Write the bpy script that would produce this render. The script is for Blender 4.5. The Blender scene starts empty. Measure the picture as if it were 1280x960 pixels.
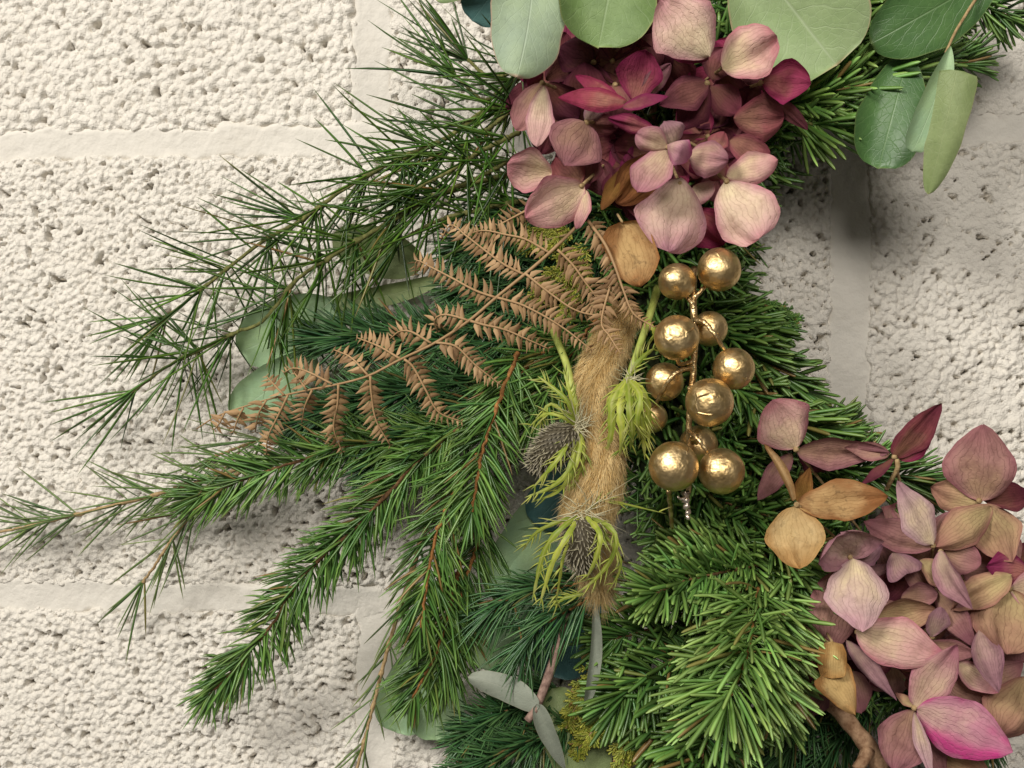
import bpy, math
import numpy as np
from mathutils import Vector, Matrix

# ------------------------------------------------------------------ camera, world, lamps
scene = bpy.context.scene
COL = scene.collection
rng = np.random.default_rng(7)

DIST, FOC, YAW = 0.60, 1533.0, math.radians(5.0)
CAM = np.array([DIST * math.sin(YAW), -DIST * math.cos(YAW), 0.0])
cam_data = bpy.data.cameras.new('camera')
cam = bpy.data.objects.new('camera', cam_data)
COL.objects.link(cam)
cam.location = CAM
cam.rotation_euler = (math.radians(90), 0, YAW)
cam_data.sensor_width = 36.0
cam_data.lens = 36.0 * FOC / 1280.0
cam_data.clip_start, cam_data.clip_end = 0.02, 20.0
scene.camera = cam

world = bpy.data.worlds.new('World')
scene.world = world
world.use_nodes = True
wbg = world.node_tree.nodes['Background']
wbg.inputs['Color'].default_value = (1.0, 0.94, 0.87, 1)
wbg.inputs['Strength'].default_value = 0.10


def area_lamp(name, loc, target, size, power, color):
    ld = bpy.data.lights.new(name, 'AREA')
    ld.shape = 'RECTANGLE'
    ld.size, ld.size_y = size
    ld.energy, ld.color = power, color
    o = bpy.data.objects.new(name, ld)
    COL.objects.link(o)
    o.location = loc
    o.rotation_euler = (Vector(target) - Vector(loc)).to_track_quat('-Z', 'Y').to_euler()
    return o


area_lamp('key_lamp', (-1.25, -1.70, 1.15), (0, 0, 0), (0.64, 0.64), 52.0, (1.0, 0.962, 0.90))
area_lamp('fill_lamp', (0.15, -1.9, 0.75), (0, 0, 0), (0.6, 0.45), 24.0, (1.0, 0.95, 0.88))

scene.render.engine = 'CYCLES'
scene.cycles.use_denoising = True
scene.cycles.max_bounces = 6
vs = scene.view_settings
vs.view_transform = 'Standard'
vs.look = 'None'
vs.exposure = 0.0
vs.gamma = 1.0
vs.use_curve_mapping = False

# ------------------------------------------------------------------ geometry helpers
CR, SR = math.cos(YAW), math.sin(YAW)


def P(x, y, d):
    """point at height d (metres) off the wall that lies behind photo position x, y"""
    a, b = (x - 640.0) / FOC, -(y - 480.0) / FOC
    v = np.array([a * CR - SR, a * SR + CR, b])
    t = (-d - CAM[1]) / v[1]
    return CAM + v * t


def PX(n, d=0.06):
    return n * (DIST - d) / FOC


def unit(v):
    v = np.asarray(v, float)
    return v / np.maximum(np.linalg.norm(v, axis=-1, keepdims=True), 1e-9)


def smooth_path(pts, n):
    """Catmull-Rom through the points, n samples evenly by length"""
    p = np.asarray(pts, float)
    if len(p) == 2:
        t = np.linspace(0, 1, n)[:, None]
        return p[0] * (1 - t) + p[1] * t
    q = np.vstack([2 * p[0] - p[1], p, 2 * p[-1] - p[-2]])
    out = []
    for i in range(1, len(q) - 2):
        t = np.linspace(0, 1, 16, endpoint=False)[:, None]
        a, b, c, e = q[i - 1], q[i], q[i + 1], q[i + 2]
        out.append(0.5 * (2 * b + (c - a) * t + (2 * a - 5 * b + 4 * c - e) * t ** 2 + (3 * b - a - 3 * c + e) * t ** 3))
    out = np.vstack(out + [p[-1:]])
    s = np.r_[0, np.cumsum(np.linalg.norm(np.diff(out, axis=0), axis=1))]
    u = np.linspace(0, s[-1], n)
    return np.stack([np.interp(u, s, out[:, k]) for k in range(3)], 1)


def tangents(p):
    return unit(np.gradient(p, axis=0))


class Geo:
    """collects quads and triangles with a colour per vertex and one uv per vertex"""
    def __init__(self):
        self.v, self.f, self.c, self.u, self.n = [], [], [], [], 0

    def add(self, v, faces, c=None, u=None):
        v = np.asarray(v, float).reshape(-1, 3)
        k = len(v)
        self.v.append(v)
        self.c.append(np.zeros((k, 3)) if c is None else np.broadcast_to(np.asarray(c, float), (k, 3)))
        self.u.append(np.zeros((k, 2)) if u is None else np.asarray(u, float).reshape(-1, 2))
        for f in faces:
            f = np.asarray(f, int)
            if len(f):
                self.f.append(f + self.n)
        self.n += k

    def tube(self, p, r, sides=7, c=None, cap=True):
        p = np.asarray(p, float)
        n = len(p)
        r = np.broadcast_to(np.asarray(r, float), (n,))
        t = tangents(p)
        ref = np.array([0.13, -0.9, 0.31])
        a = unit(np.cross(t, ref))
        b = np.cross(a, t)
        ang = np.linspace(0, 2 * math.pi, sides, endpoint=False)
        ring = p[:, None] + r[:, None, None] * (a[:, None] * np.cos(ang)[None, :, None] + b[:, None] * np.sin(ang)[None, :, None])
        i = np.arange(n - 1)[:, None] * sides
        j = np.arange(sides)[None]
        j2 = (j + 1) % sides
        q = np.stack([i + j, i + j2, i + sides + j2, i + sides + j], -1).reshape(-1, 4)
        u = np.stack(np.meshgrid(np.linspace(0, 1, n), np.linspace(0, 1, sides), indexing='ij'), -1)
        faces = [q]
        v = ring.reshape(-1, 3)
        u = u.reshape(-1, 2)
        if cap:
            v = np.vstack([v, p[:1], p[-1:]])
            u = np.vstack([u, [[0, 0]], [[1, 0]]])
            k = n * sides
            jj = np.arange(sides)
            faces.append(np.stack([np.full(sides, k), (jj + 1) % sides, jj], 1))
            e = (n - 1) * sides
            faces.append(np.stack([np.full(sides, k + 1), e + jj, e + (jj + 1) % sides], 1))
        self.add(v, faces, c, u)

    def needles(self, base, dr, length, width, thick, bend=None, prof='sharp', seg=4, face=(0, -1, 0), rnd=None):
        """many slim needles at once; diamond section, colour = (random, along, side)"""
        base, dr = np.asarray(base, float), unit(dr)
        n = len(base)
        if n == 0:
            return
        length = np.broadcast_to(length, (n,)).astype(float)
        width = np.broadcast_to(width, (n,)).astype(float)
        thick = np.broadcast_to(thick, (n,)).astype(float)
        bend = np.zeros((n, 3)) if bend is None else np.broadcast_to(bend, (n, 3))
        face = np.broadcast_to(np.asarray(face, float), (n, 3))
        s = np.linspace(0, 1, seg + 1)
        if prof == 'sharp':
            h = np.interp(s, [0, 0.1, 0.7, 0.92, 1.0], [0.6, 1.0, 0.95, 0.55, 0.12])
        elif prof == 'blunt':
            s = np.r_[np.linspace(0, 0.86, seg), 0.96, 1.0]
            h = np.interp(s, [0, 0.12, 0.5, 0.86, 0.96, 1.0], [0.4, 0.75, 1.0, 0.95, 0.7, 0.2])
        else:
            h = np.interp(s, [0, 0.25, 1.0], [0.8, 1.0, 0.1])
        m = len(s)
        p = base[:, None] + dr[:, None] * (s[None, :, None] * length[:, None, None]) + bend[:, None] * (s ** 2)[None, :, None] * length[:, None, None]
        t = unit(np.gradient(p, axis=1))
        w = unit(np.cross(t, face[:, None]))
        k = np.cross(w, t)
        hw = (h[None, :, None] * 0.5)
        W, T = w * hw * width[:, None, None], k * hw * thick[:, None, None]
        v = np.stack([p - W, p + T, p + W, p - T], 2)            # n, m, 4, 3
        if rnd is None:
            rnd = rng.random(n)
        c = np.zeros((n, m, 4, 3))
        c[..., 0] = rnd[:, None, None]
        c[..., 1] = s[None, :, None]
        c[..., 2] = np.array([0.0, 1.0, 0.0, 1.0])
        i = (np.arange(n) * m * 4)[:, None, None] + (np.arange(m - 1) * 4)[None, :, None]
        j = np.arange(4)[None, None]
        j2 = (j + 1) % 4
        q = np.stack([i + j, i + 4 + j, i + 4 + j2, i + j2], -1).reshape(-1, 4)
        self.add(v.reshape(-1, 3), [q], c.reshape(-1, 3))

    def grid(self, v, c=None, uv=None):
        """v: (m, n, 3) sheet"""
        m, n = v.shape[:2]
        i = np.arange(m - 1)[:, None] * n
        j = np.arange(n - 1)[None]
        q = np.stack([i + j, i + j + 1, i + n + j + 1, i + n + j], -1).reshape(-1, 4)
        self.add(v.reshape(-1, 3), [q], c, None if uv is None else uv.reshape(-1, 2))

    def build(self, name, mat, parent=None, origin=(0, 0, 0), smooth=True, kind=None):
        origin = np.asarray(origin, float)
        V = np.vstack(self.v) - origin
        C, U = np.vstack(self.c), np.vstack(self.u)
        loops = np.concatenate([f.ravel() for f in self.f]).astype(np.int32)
        tot = np.concatenate([np.full(len(f), f.shape[1]) for f in self.f]).astype(np.int32)
        start = np.r_[0, np.cumsum(tot)[:-1]].astype(np.int32)
        me = bpy.data.meshes.new(name)
        me.vertices.add(len(V))
        me.vertices.foreach_set('co', V.astype(np.float32).ravel())
        me.loops.add(len(loops))
        me.loops.foreach_set('vertex_index', loops)
        me.polygons.add(len(tot))
        me.polygons.foreach_set('loop_start', start)
        me.polygons.foreach_set('loop_total', tot)
        me.update(calc_edges=True)
        me.polygons.foreach_set('use_smooth', np.full(len(tot), smooth))
        a = me.attributes.new('Col', 'FLOAT_COLOR', 'POINT')
        a.data.foreach_set('color', np.c_[C, np.ones(len(C))].astype(np.float32).ravel())
        uv = me.uv_layers.new(name='UVMap')
        uv.data.foreach_set('uv', U[loops].astype(np.float32).ravel())
        me.materials.append(mat)
        me.update()
        o = bpy.data.objects.new(name, me)
        COL.objects.link(o)
        if parent is not None:
            o.parent = parent
        else:
            o.location = origin
        if kind:
            o['kind'] = kind
        return o


def thing(name, label, cat, loc, group=None):
    o = bpy.data.objects.new(name, None)
    COL.objects.link(o)
    o.empty_display_size = 0.01
    o.location = loc
    o['label'], o['category'] = label, cat
    if group:
        o['group'] = group
    o['at'] = [float(k) for k in loc]
    return o


def at(o):
    return np.array(o['at'][:])


# ------------------------------------------------------------------ material helpers
class NT:
    def __init__(self, name):
        self.m = bpy.data.materials.new(name)
        self.m.use_nodes = True
        self.t = self.m.node_tree
        self.b = self.t.nodes['Principled BSDF']
        self.out = self.t.nodes['Material Output']

    def n(self, typ, **kw):
        o = self.t.nodes.new(typ)
        for k, v in kw.items():
            if k.startswith('i_'):
                key = k[2:]
                o.inputs[int(key) if key.isdigit() else key.replace('_', ' ')].default_value = v
            else:
                setattr(o, k, v)
        return o

    def l(self, a, b):
        self.t.links.new(a, b)

    def math(self, op, a, b=None, c=None):
        o = self.n('ShaderNodeMath', operation=op)
        for k, x in enumerate((a, b, c)):
            if x is None:
                continue
            if isinstance(x, (int, float)):
                o.inputs[k].default_value = x
            else:
                self.l(x, o.inputs[k])
        return o.outputs[0]

    def noise(self, vec, scale, detail=3.0, rough=0.55):
        o = self.n('ShaderNodeTexNoise')
        o.inputs['Scale'].default_value = scale
        o.inputs['Detail'].default_value = detail
        o.inputs['Roughness'].default_value = rough
        if vec is not None:
            self.l(vec, o.inputs['Vector'])
        return o.outputs['Fac']

    def mix(self, fac, a, b, blend='MIX'):
        o = self.n('ShaderNodeMix', data_type='RGBA', blend_type=blend)
        if isinstance(fac, (int, float)):
            o.inputs[0].default_value = fac
        else:
            self.l(fac, o.inputs[0])
        for k, x in ((6, a), (7, b)):
            if isinstance(x, tuple):
                o.inputs[k].default_value = (*x, 1)
            else:
                self.l(x, o.inputs[k])
        return o.outputs[2]

    def ramp(self, fac, stops):
        o = self.n('ShaderNodeValToRGB')
        e = o.color_ramp.elements
        while len(e) < len(stops):
            e.new(0.5)
        for k, (p, c) in enumerate(stops):
            e[k].position = p
            e[k].color = (*c, 1) if isinstance(c, tuple) else (c, c, c, 1)
        self.l(fac, o.inputs[0])
        return o.outputs[0]

    def bump(self, h, strength, dist):
        o = self.n('ShaderNodeBump')
        o.inputs['Strength'].default_value = strength
        o.inputs['Distance'].default_value = dist
        self.l(h, o.inputs['Height'])
        self.l(o.outputs[0], self.b.inputs['Normal'])
        return o.outputs[0]

    def obj(self):
        return self.n('ShaderNodeTexCoord').outputs['Object']

    def uvxy(self):
        o = self.n('ShaderNodeSeparateXYZ')
        self.l(self.n('ShaderNodeTexCoord').outputs['UV'], o.inputs[0])
        return o.outputs[0], o.outputs[1]

    def col(self):
        a = self.n('ShaderNodeAttribute', attribute_name='Col')
        o = self.n('ShaderNodeSeparateColor')
        self.l(a.outputs['Color'], o.inputs[0])
        return o.outputs[0], o.outputs[1], o.outputs[2]

    def rand(self):
        return self.n('ShaderNodeObjectInfo').outputs['Random']

    def set(self, color=None, rough=None, spec=None, metal=None):
        if color is not None:
            if isinstance(color, tuple):
                self.b.inputs['Base Color'].default_value = (*color, 1)
            else:
                self.l(color, self.b.inputs['Base Color'])
        if rough is not None:
            if isinstance(rough, (int, float)):
                self.b.inputs['Roughness'].default_value = rough
            else:
                self.l(rough, self.b.inputs['Roughness'])
        if spec is not None:
            self.b.inputs['Specular IOR Level'].default_value = spec
        if metal is not None:
            self.b.inputs['Metallic'].default_value = metal

    def translucent(self, color, fac):
        tr = self.n('ShaderNodeBsdfTranslucent')
        if isinstance(color, tuple):
            tr.inputs[0].default_value = (*color, 1)
        else:
            self.l(color, tr.inputs[0])
        mx = self.n('ShaderNodeMixShader')
        mx.inputs[0].default_value = fac
        self.l(self.b.outputs[0], mx.inputs[1])
        self.l(tr.outputs[0], mx.inputs[2])
        self.l(mx.outputs[0], self.out.inputs['Surface'])


def hsv(nt, color, h=None, s=None, v=None):
    o = nt.n('ShaderNodeHueSaturation')
    nt.l(color, o.inputs['Color'])
    for key, x in (('Hue', h), ('Saturation', s), ('Value', v)):
        if x is None:
            continue
        if isinstance(x, (int, float)):
            o.inputs[key].default_value = x
        else:
            nt.l(x, o.inputs[key])
    return o.outputs[0]


def paint_material(name, color, rough=0.75, grit=0.6):
    t = NT(name)
    co = t.obj()
    big = t.noise(co, 9.0, 3)
    fine = t.noise(co, 900.0, 4, 0.65)
    c = t.mix(big, tuple(0.93 * k for k in color), color)
    c = t.mix(t.math('MULTIPLY', t.ramp(t.noise(co, 26.0, 6, 0.72), [(0.5, 0.0), (0.75, 1.0)]), 0.35), c, (0.56, 0.51, 0.43))
    c = hsv(t, c, v=t.math('MULTIPLY_ADD', t.rand(), 0.07, 0.965))
    t.set(c, rough, 0.3)
    h = t.math('MULTIPLY', fine, 0.35)
    for sc, am in ((560.0, 0.7), (1100.0, 0.5)):            # grit
        vo = t.n('ShaderNodeTexVoronoi', feature='F1')
        vo.inputs['Scale'].default_value = sc
        t.l(co, vo.inputs['Vector'])
        h = t.math('ADD', h, t.math('MULTIPLY', t.math('POWER', vo.outputs['Distance'], 1.6), -am))
    t.bump(h, grit, 0.0011)
    return t.m


def needle_material(name, dark, light, tip, rough=0.42, stripe=None, spec=0.45):
    t = NT(name)
    r, s, side = t.col()
    c = t.mix(r, dark, light)
    c = t.mix(t.math('MULTIPLY', t.math('POWER', s, 5.0), 0.75), c, tip)
    if stripe:
        c = t.mix(t.math('MULTIPLY', t.math('POWER', side, 3.0), 0.5), c, stripe)
    c = t.mix(t.ramp(r, [(0.955, 0.0), (0.985, 0.8)]), c, (0.24, 0.13, 0.045))
    c = hsv(t, c, h=t.math('MULTIPLY_ADD', t.math('FRACT', t.math('MULTIPLY', r, 17.3)), 0.03, 0.483), v=t.math('MULTIPLY_ADD', t.math('FRACT', t.math('MULTIPLY', r, 7.7)), 0.7, 0.68))
    co = t.obj()
    c = hsv(t, c, v=t.math('MULTIPLY_ADD', t.noise(co, 55.0, 2), 0.9, 0.55))
    t.set(c, rough, spec)
    t.translucent(c, 0.05)
    return t.m


def bark_material(name, a, b, scale=500.0):
    t = NT(name)
    co = t.obj()
    n1 = t.noise(co, scale, 4, 0.65)
    c = t.ramp(n1, [(0.32, a), (0.68, b)])
    t.set(c, 0.75, 0.25)
    t.bump(n1, 0.7, 0.0008)
    return t.m


def petal_material(name, base, mid, edge, vein, blotch=None, trans=0.15, crinkle=0.6, spots=0.0):
    t = NT(name)
    u, s = t.uvxy()
    co = t.obj()
    v = t.math('ABSOLUTE', t.math('MULTIPLY_ADD', u, 2.0, -1.0))
    n1 = t.noise(co, 70.0, 4, 0.6)
    n2 = t.noise(co, 260.0, 4, 0.65)
    rim = t.math('MAXIMUM', t.math('POWER', v, 2.2), t.math('POWER', s, 2.0))
    f = t.math('ADD', t.math('MULTIPLY', rim, 0.8), t.math('MULTIPLY_ADD', n1, 0.9, -0.32))
    c = t.ramp(f, [(0.08, base), (0.48, mid), (0.95, edge)])
    if blotch:
        c = t.mix(t.math('MULTIPLY', t.math('MULTIPLY', t.ramp(t.noise(co, 55.0, 2), [(0.47, 0.0), (0.6, 1.0)]), t.ramp(v, [(0.15, 0.0), (0.6, 1.0)])), 0.8), c, blotch)
    # veins fanning out from the base, and a fine net between them
    wv = t.math('MULTIPLY_ADD', u, 11.0, t.math('MULTIPLY', t.noise(co, 130.0, 4), 3.4))
    fr = t.math('ABSOLUTE', t.math('SUBTRACT', t.math('FRACT', wv), 0.5))
    line = t.ramp(fr, [(0.0, 1.0), (0.12, 0.0)])
    vo = t.n('ShaderNodeTexVoronoi', feature='DISTANCE_TO_EDGE')
    vo.inputs['Scale'].default_value = 420.0
    t.l(co, vo.inputs['Vector'])
    net = t.ramp(vo.outputs['Distance'], [(0.0, 1.0), (0.09, 0.0)])
    lines = t.math('MAXIMUM', t.math('MULTIPLY', line, 0.8), t.math('MULTIPLY', net, 0.14))
    c = t.mix(t.math('MULTIPLY', lines, 0.36), c, vein)
    c = t.mix(t.math('MULTIPLY', t.ramp(t.noise(co, 120.0, 4, 0.65), [(0.48, 0.0), (0.72, 1.0)]), 0.5), c, tuple(0.72 * k for k in vein))
    c = t.mix(t.math('MULTIPLY', t.ramp(n2, [(0.5, 0.0), (0.75, 1.0)]), 0.35), c, tuple(0.55 * k for k in vein))
    if spots:
        c = t.mix(t.math('MULTIPLY', t.ramp(t.noise(co, 330.0, 3, 0.6), [(0.56, 0.0), (0.66, 1.0)]), spots), c, tuple(0.35 * k for k in mid))
        c = t.mix(t.math('MULTIPLY', t.ramp(n1, [(0.5, 0.0), (0.66, 1.0)]), spots), c, tuple(0.6 * k for k in edge))
    rnd = t.rand()
    c = hsv(t, c, h=t.math('MULTIPLY_ADD', rnd, 0.024, 0.488), v=t.math('MULTIPLY_ADD', rnd, 0.4, 0.8))
    t.set(c, 0.78, 0.12)
    h = t.math('ADD', t.math('MULTIPLY', lines, -0.22), t.math('ADD', n1, t.math('MULTIPLY', n2, 0.5)))
    t.bump(h, crinkle, 0.0016)
    t.translucent(c, trans)
    return t.m


def leaf_material(name, a, b, vein, rim, rough=0.5, spec=0.3):
    t = NT(name)
    u, s = t.uvxy()
    co = t.obj()
    v = t.math('ABSOLUTE', t.math('MULTIPLY_ADD', u, 2.0, -1.0))
    n1 = t.noise(co, 45.0, 4, 0.6)
    n2 = t.noise(co, 700.0, 3, 0.6)
    c = t.mix(t.ramp(n1, [(0.3, 0.0), (0.7, 1.0)]), a, b)
    w = t.math('MULTIPLY_ADD', t.math('SUBTRACT', s, t.math('MULTIPLY', v, 0.35)), 7.0, t.math('MULTIPLY', t.noise(co, 60.0, 2), 1.6))
    side = t.ramp(t.math('ABSOLUTE', t.math('SUBTRACT', t.math('FRACT', w), 0.5)), [(0.0, 1.0), (0.05, 0.0)])
    rib = t.ramp(v, [(0.0, 1.0), (0.035, 0.0)])
    vo = t.n('ShaderNodeTexVoronoi', feature='DISTANCE_TO_EDGE')
    vo.inputs['Scale'].default_value = 330.0
    t.l(co, vo.inputs['Vector'])
    net = t.ramp(vo.outputs['Distance'], [(0.0, 1.0), (0.07, 0.0)])
    lines = t.math('MAXIMUM', rib, t.math('MAXIMUM', t.math('MULTIPLY', side, 0.45), t.math('MULTIPLY', net, 0.22)))
    c = t.mix(t.math('MULTIPLY', t.ramp(t.noise(co, 130.0, 5, 0.7), [(0.42, 0.0), (0.72, 1.0)]), 0.4), c, tuple(0.62 * k for k in a))
    c = t.mix(t.math('MULTIPLY', lines, 0.5), c, vein)
    edge = t.math('MAXIMUM', t.ramp(v, [(0.955, 0.0), (0.99, 1.0)]), t.ramp(s, [(0.975, 0.0), (0.995, 1.0)]))
    c = t.mix(t.math('MULTIPLY', edge, 0.7), c, rim)
    c = t.mix(t.math('MULTIPLY', t.ramp(n2, [(0.55, 0.0), (0.75, 1.0)]), 0.14), c, tuple(0.4 * k for k in a))
    t.set(c, rough, spec)
    t.bump(t.math('ADD', t.math('MULTIPLY', lines, -0.6), t.math('MULTIPLY', n1, 1.5)), 0.3, 0.0012)
    t.translucent(c, 0.12)
    return t.m


M = {}
M['block'] = paint_material('cream_painted_block', (0.685, 0.645, 0.575))
M['mortar'] = paint_material('cream_painted_mortar', (0.64, 0.605, 0.54), 0.75, 0.22)
M['pine'] = needle_material('pine_needle', (0.0143, 0.0512, 0.0060), (0.0825, 0.1756, 0.0204), (0.0792, 0.1230, 0.0180), 0.33)
M['pine_pale'] = needle_material('pale_pine_needle', (0.060, 0.120, 0.030), (0.14, 0.21, 0.055), (0.16, 0.18, 0.05), 0.45)
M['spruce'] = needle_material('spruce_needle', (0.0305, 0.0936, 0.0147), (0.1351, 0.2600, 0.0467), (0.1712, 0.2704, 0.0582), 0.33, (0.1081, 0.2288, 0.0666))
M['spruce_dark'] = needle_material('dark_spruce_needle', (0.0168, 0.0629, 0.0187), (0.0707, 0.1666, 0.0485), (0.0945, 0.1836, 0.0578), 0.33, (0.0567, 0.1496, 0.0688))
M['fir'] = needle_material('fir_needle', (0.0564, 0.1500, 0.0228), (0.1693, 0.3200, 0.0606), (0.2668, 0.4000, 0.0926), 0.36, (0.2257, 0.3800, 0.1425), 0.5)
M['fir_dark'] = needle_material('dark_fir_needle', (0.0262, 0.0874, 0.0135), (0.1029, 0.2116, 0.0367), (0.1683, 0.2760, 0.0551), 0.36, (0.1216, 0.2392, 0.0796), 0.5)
M['fir_bright'] = needle_material('bright_fir_needle', (0.0950, 0.2215, 0.0306), (0.2400, 0.4120, 0.0892), (0.3400, 0.4738, 0.1275), 0.36, (0.3200, 0.4841, 0.2040), 0.5)
M['cedar'] = needle_material('arborvitae_scale', (0.14, 0.19, 0.015), (0.36, 0.38, 0.05), (0.42, 0.38, 0.06), 0.5)
M['bark_brown'] = bark_material('brown_twig_bark', (0.055, 0.028, 0.014), (0.22, 0.115, 0.045))
M['bark_orange'] = bark_material('orange_twig_bark', (0.14, 0.055, 0.016), (0.46, 0.21, 0.065))
M['bark_green'] = bark_material('green_twig_bark', (0.060, 0.075, 0.018), (0.20, 0.19, 0.06))
M['bark_tan'] = bark_material('tan_twig_bark', (0.22, 0.14, 0.06), (0.46, 0.33, 0.17))
M['bark_grey'] = bark_material('greyish_brown_bark', (0.13, 0.075, 0.06), (0.36, 0.24, 0.19), 350.0)
M['wood'] = bark_material('pale_brown_wood', (0.18, 0.09, 0.045), (0.50, 0.32, 0.19), 260.0)
M['fern'] = None
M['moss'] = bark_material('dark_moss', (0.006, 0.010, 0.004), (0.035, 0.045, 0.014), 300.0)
M['leaf_pale'] = leaf_material('pale_eucalyptus_leaf', (0.310, 0.400, 0.280), (0.360, 0.455, 0.265), (0.46, 0.54, 0.41), (0.52, 0.30, 0.22))
M['leaf_green'] = leaf_material('green_eucalyptus_leaf', (0.130, 0.215, 0.065), (0.205, 0.300, 0.110), (0.28, 0.37, 0.19), (0.34, 0.36, 0.14))
M['leaf_lime'] = leaf_material('soft_green_eucalyptus_leaf', (0.250, 0.350, 0.150), (0.310, 0.400, 0.200), (0.42, 0.49, 0.32), (0.45, 0.33, 0.20))
M['leaf_deep'] = leaf_material('deep_green_eucalyptus_leaf', (0.055, 0.130, 0.040), (0.100, 0.200, 0.060), (0.17, 0.27, 0.11), (0.16, 0.22, 0.07), 0.4, 0.4)
M['leaf_teal'] = leaf_material('bluish_eucalyptus_leaf', (0.050, 0.125, 0.125), (0.075, 0.165, 0.150), (0.12, 0.22, 0.20), (0.10, 0.18, 0.16))
M['leaf_mint'] = leaf_material('mint_eucalyptus_leaf', (0.360, 0.500, 0.250), (0.300, 0.460, 0.290), (0.48, 0.60, 0.40), (0.26, 0.36, 0.20))
M['leaf_olive'] = leaf_material('olive_eucalyptus_leaf', (0.190, 0.250, 0.095), (0.260, 0.320, 0.140), (0.34, 0.39, 0.20), (0.26, 0.26, 0.12))
M['leaf_silver'] = leaf_material('silver_leaf', (0.20, 0.225, 0.175), (0.28, 0.30, 0.24), (0.34, 0.35, 0.28), (0.30, 0.28, 0.20), 0.6)

PM = {
    'pink': petal_material('dusty_pink_petal', (0.58, 0.44, 0.28), (0.52, 0.295, 0.270), (0.37, 0.130, 0.180), (0.34, 0.17, 0.14)),
    'blush': petal_material('blush_cream_petal', (0.68, 0.55, 0.37), (0.62, 0.41, 0.35), (0.47, 0.215, 0.255), (0.44, 0.26, 0.19)),
    'rose': petal_material('deep_rose_petal', (0.34, 0.14, 0.11), (0.25, 0.040, 0.085), (0.20, 0.017, 0.070), (0.14, 0.020, 0.03)),
    'mauve': petal_material('brownish_mauve_petal', (0.42, 0.27, 0.165), (0.38, 0.20, 0.175), (0.30, 0.115, 0.13), (0.21, 0.095, 0.08)),
    'wine': petal_material('wine_brown_petal', (0.28, 0.135, 0.095), (0.24, 0.080, 0.085), (0.185, 0.040, 0.065), (0.13, 0.045, 0.04)),
    'maroon': petal_material('dark_maroon_petal', (0.17, 0.07, 0.045), (0.15, 0.040, 0.050), (0.11, 0.020, 0.040), (0.07, 0.02, 0.02)),
    'lilac': petal_material('greyish_lilac_petal', (0.43, 0.31, 0.23), (0.37, 0.205, 0.215), (0.28, 0.13, 0.17), (0.22, 0.115, 0.12)),
    'paper': petal_material('pale_lilac_petal', (0.62, 0.49, 0.30), (0.54, 0.37, 0.34), (0.44, 0.255, 0.30), (0.39, 0.235, 0.22)),
    'beige': petal_material('beige_brown_petal', (0.40, 0.30, 0.15), (0.38, 0.23, 0.14), (0.29, 0.125, 0.105), (0.22, 0.11, 0.07)),
    'gold': petal_material('golden_tan_petal', (0.46, 0.30, 0.13), (0.46, 0.29, 0.13), (0.33, 0.135, 0.045), (0.33, 0.17, 0.06), blotch=(0.25, 0.105, 0.035), trans=0.15, crinkle=0.55, spots=0.55),
    'straw': petal_material('pale_golden_petal', (0.55, 0.39, 0.19), (0.55, 0.38, 0.19), (0.43, 0.23, 0.085), (0.43, 0.26, 0.10), blotch=(0.42, 0.25, 0.10), trans=0.15, crinkle=0.5, spots=0.3),
    'ochre': petal_material('ochre_brown_petal', (0.26, 0.135, 0.035), (0.23, 0.105, 0.030), (0.15, 0.055, 0.020), (0.11, 0.045, 0.015), trans=0.12, crinkle=0.7),
    'hot': petal_material('hot_pink_tipped_petal', (0.58, 0.38, 0.32), (0.50, 0.235, 0.29), (0.45, 0.145, 0.25), (0.38, 0.13, 0.20), blotch=(0.50, 0.018, 0.20)),
}

tf = NT('dry_fern')
n_ = tf.noise(tf.obj(), 160.0, 4, 0.6)
r_, s_, d_ = tf.col()
cf = tf.mix(r_, (0.175, 0.095, 0.042), (0.44, 0.275, 0.135))
cf = tf.mix(tf.math('MULTIPLY', tf.ramp(n_, [(0.4, 0.0), (0.7, 1.0)]), 0.5), cf, (0.52, 0.345, 0.185))
tf.set(cf, 0.62, 0.3)
tf.translucent(cf, 0.15)
M['fern'] = tf.m

tg = NT('crumpled_gold_foil')
co = tg.obj()
gn = tg.noise(co, 75.0, 4, 0.55)
gr = tg.noise(co, 240.0, 2, 0.5)
gc = tg.ramp(tg.noise(co, 160.0, 3), [(0.3, (0.54, 0.37, 0.155)), (0.7, (0.77, 0.58, 0.31))])
gw = tg.n('ShaderNodeTexVoronoi', feature='DISTANCE_TO_EDGE')
gw.inputs['Scale'].default_value = 115.0
tg.l(co, gw.inputs['Vector'])
crease = tg.ramp(gw.outputs['Distance'], [(0.0, 1.0), (0.05, 0.0)])
gate = tg.ramp(tg.noise(co, 60.0, 2), [(0.55, 0.0), (0.66, 1.0)])
crease = tg.math('MULTIPLY', crease, gate)
gc = tg.mix(tg.math('MULTIPLY', crease, 0.35), gc, (0.20, 0.10, 0.03))
tg.set(gc, tg.math('MULTIPLY_ADD', gr, 0.40, 0.24), 0.5, 1.0)
tg.bump(tg.math('ADD', tg.math('ADD', tg.math('MULTIPLY', gn, 1.0), tg.math('MULTIPLY', gr, 0.35)), tg.math('MULTIPLY', crease, 0.4)), 0.6, 0.0028)
M['gold'] = tg.m

ts = NT('gold_twig')
co = ts.obj()
ts.set(ts.ramp(ts.noise(co, 300.0, 3), [(0.35, (0.36, 0.22, 0.09)), (0.65, (0.74, 0.56, 0.30))]), 0.34, 0.5, 0.9)
ts.bump(ts.noise(co, 500.0, 3), 0.6, 0.001)
M['gold_twig'] = ts.m
tsv = NT('silvery_twig_tip')
tsv.set((0.72, 0.62, 0.52), 0.3, 0.5, 0.85)
M['silver_tip'] = tsv.m

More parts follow.
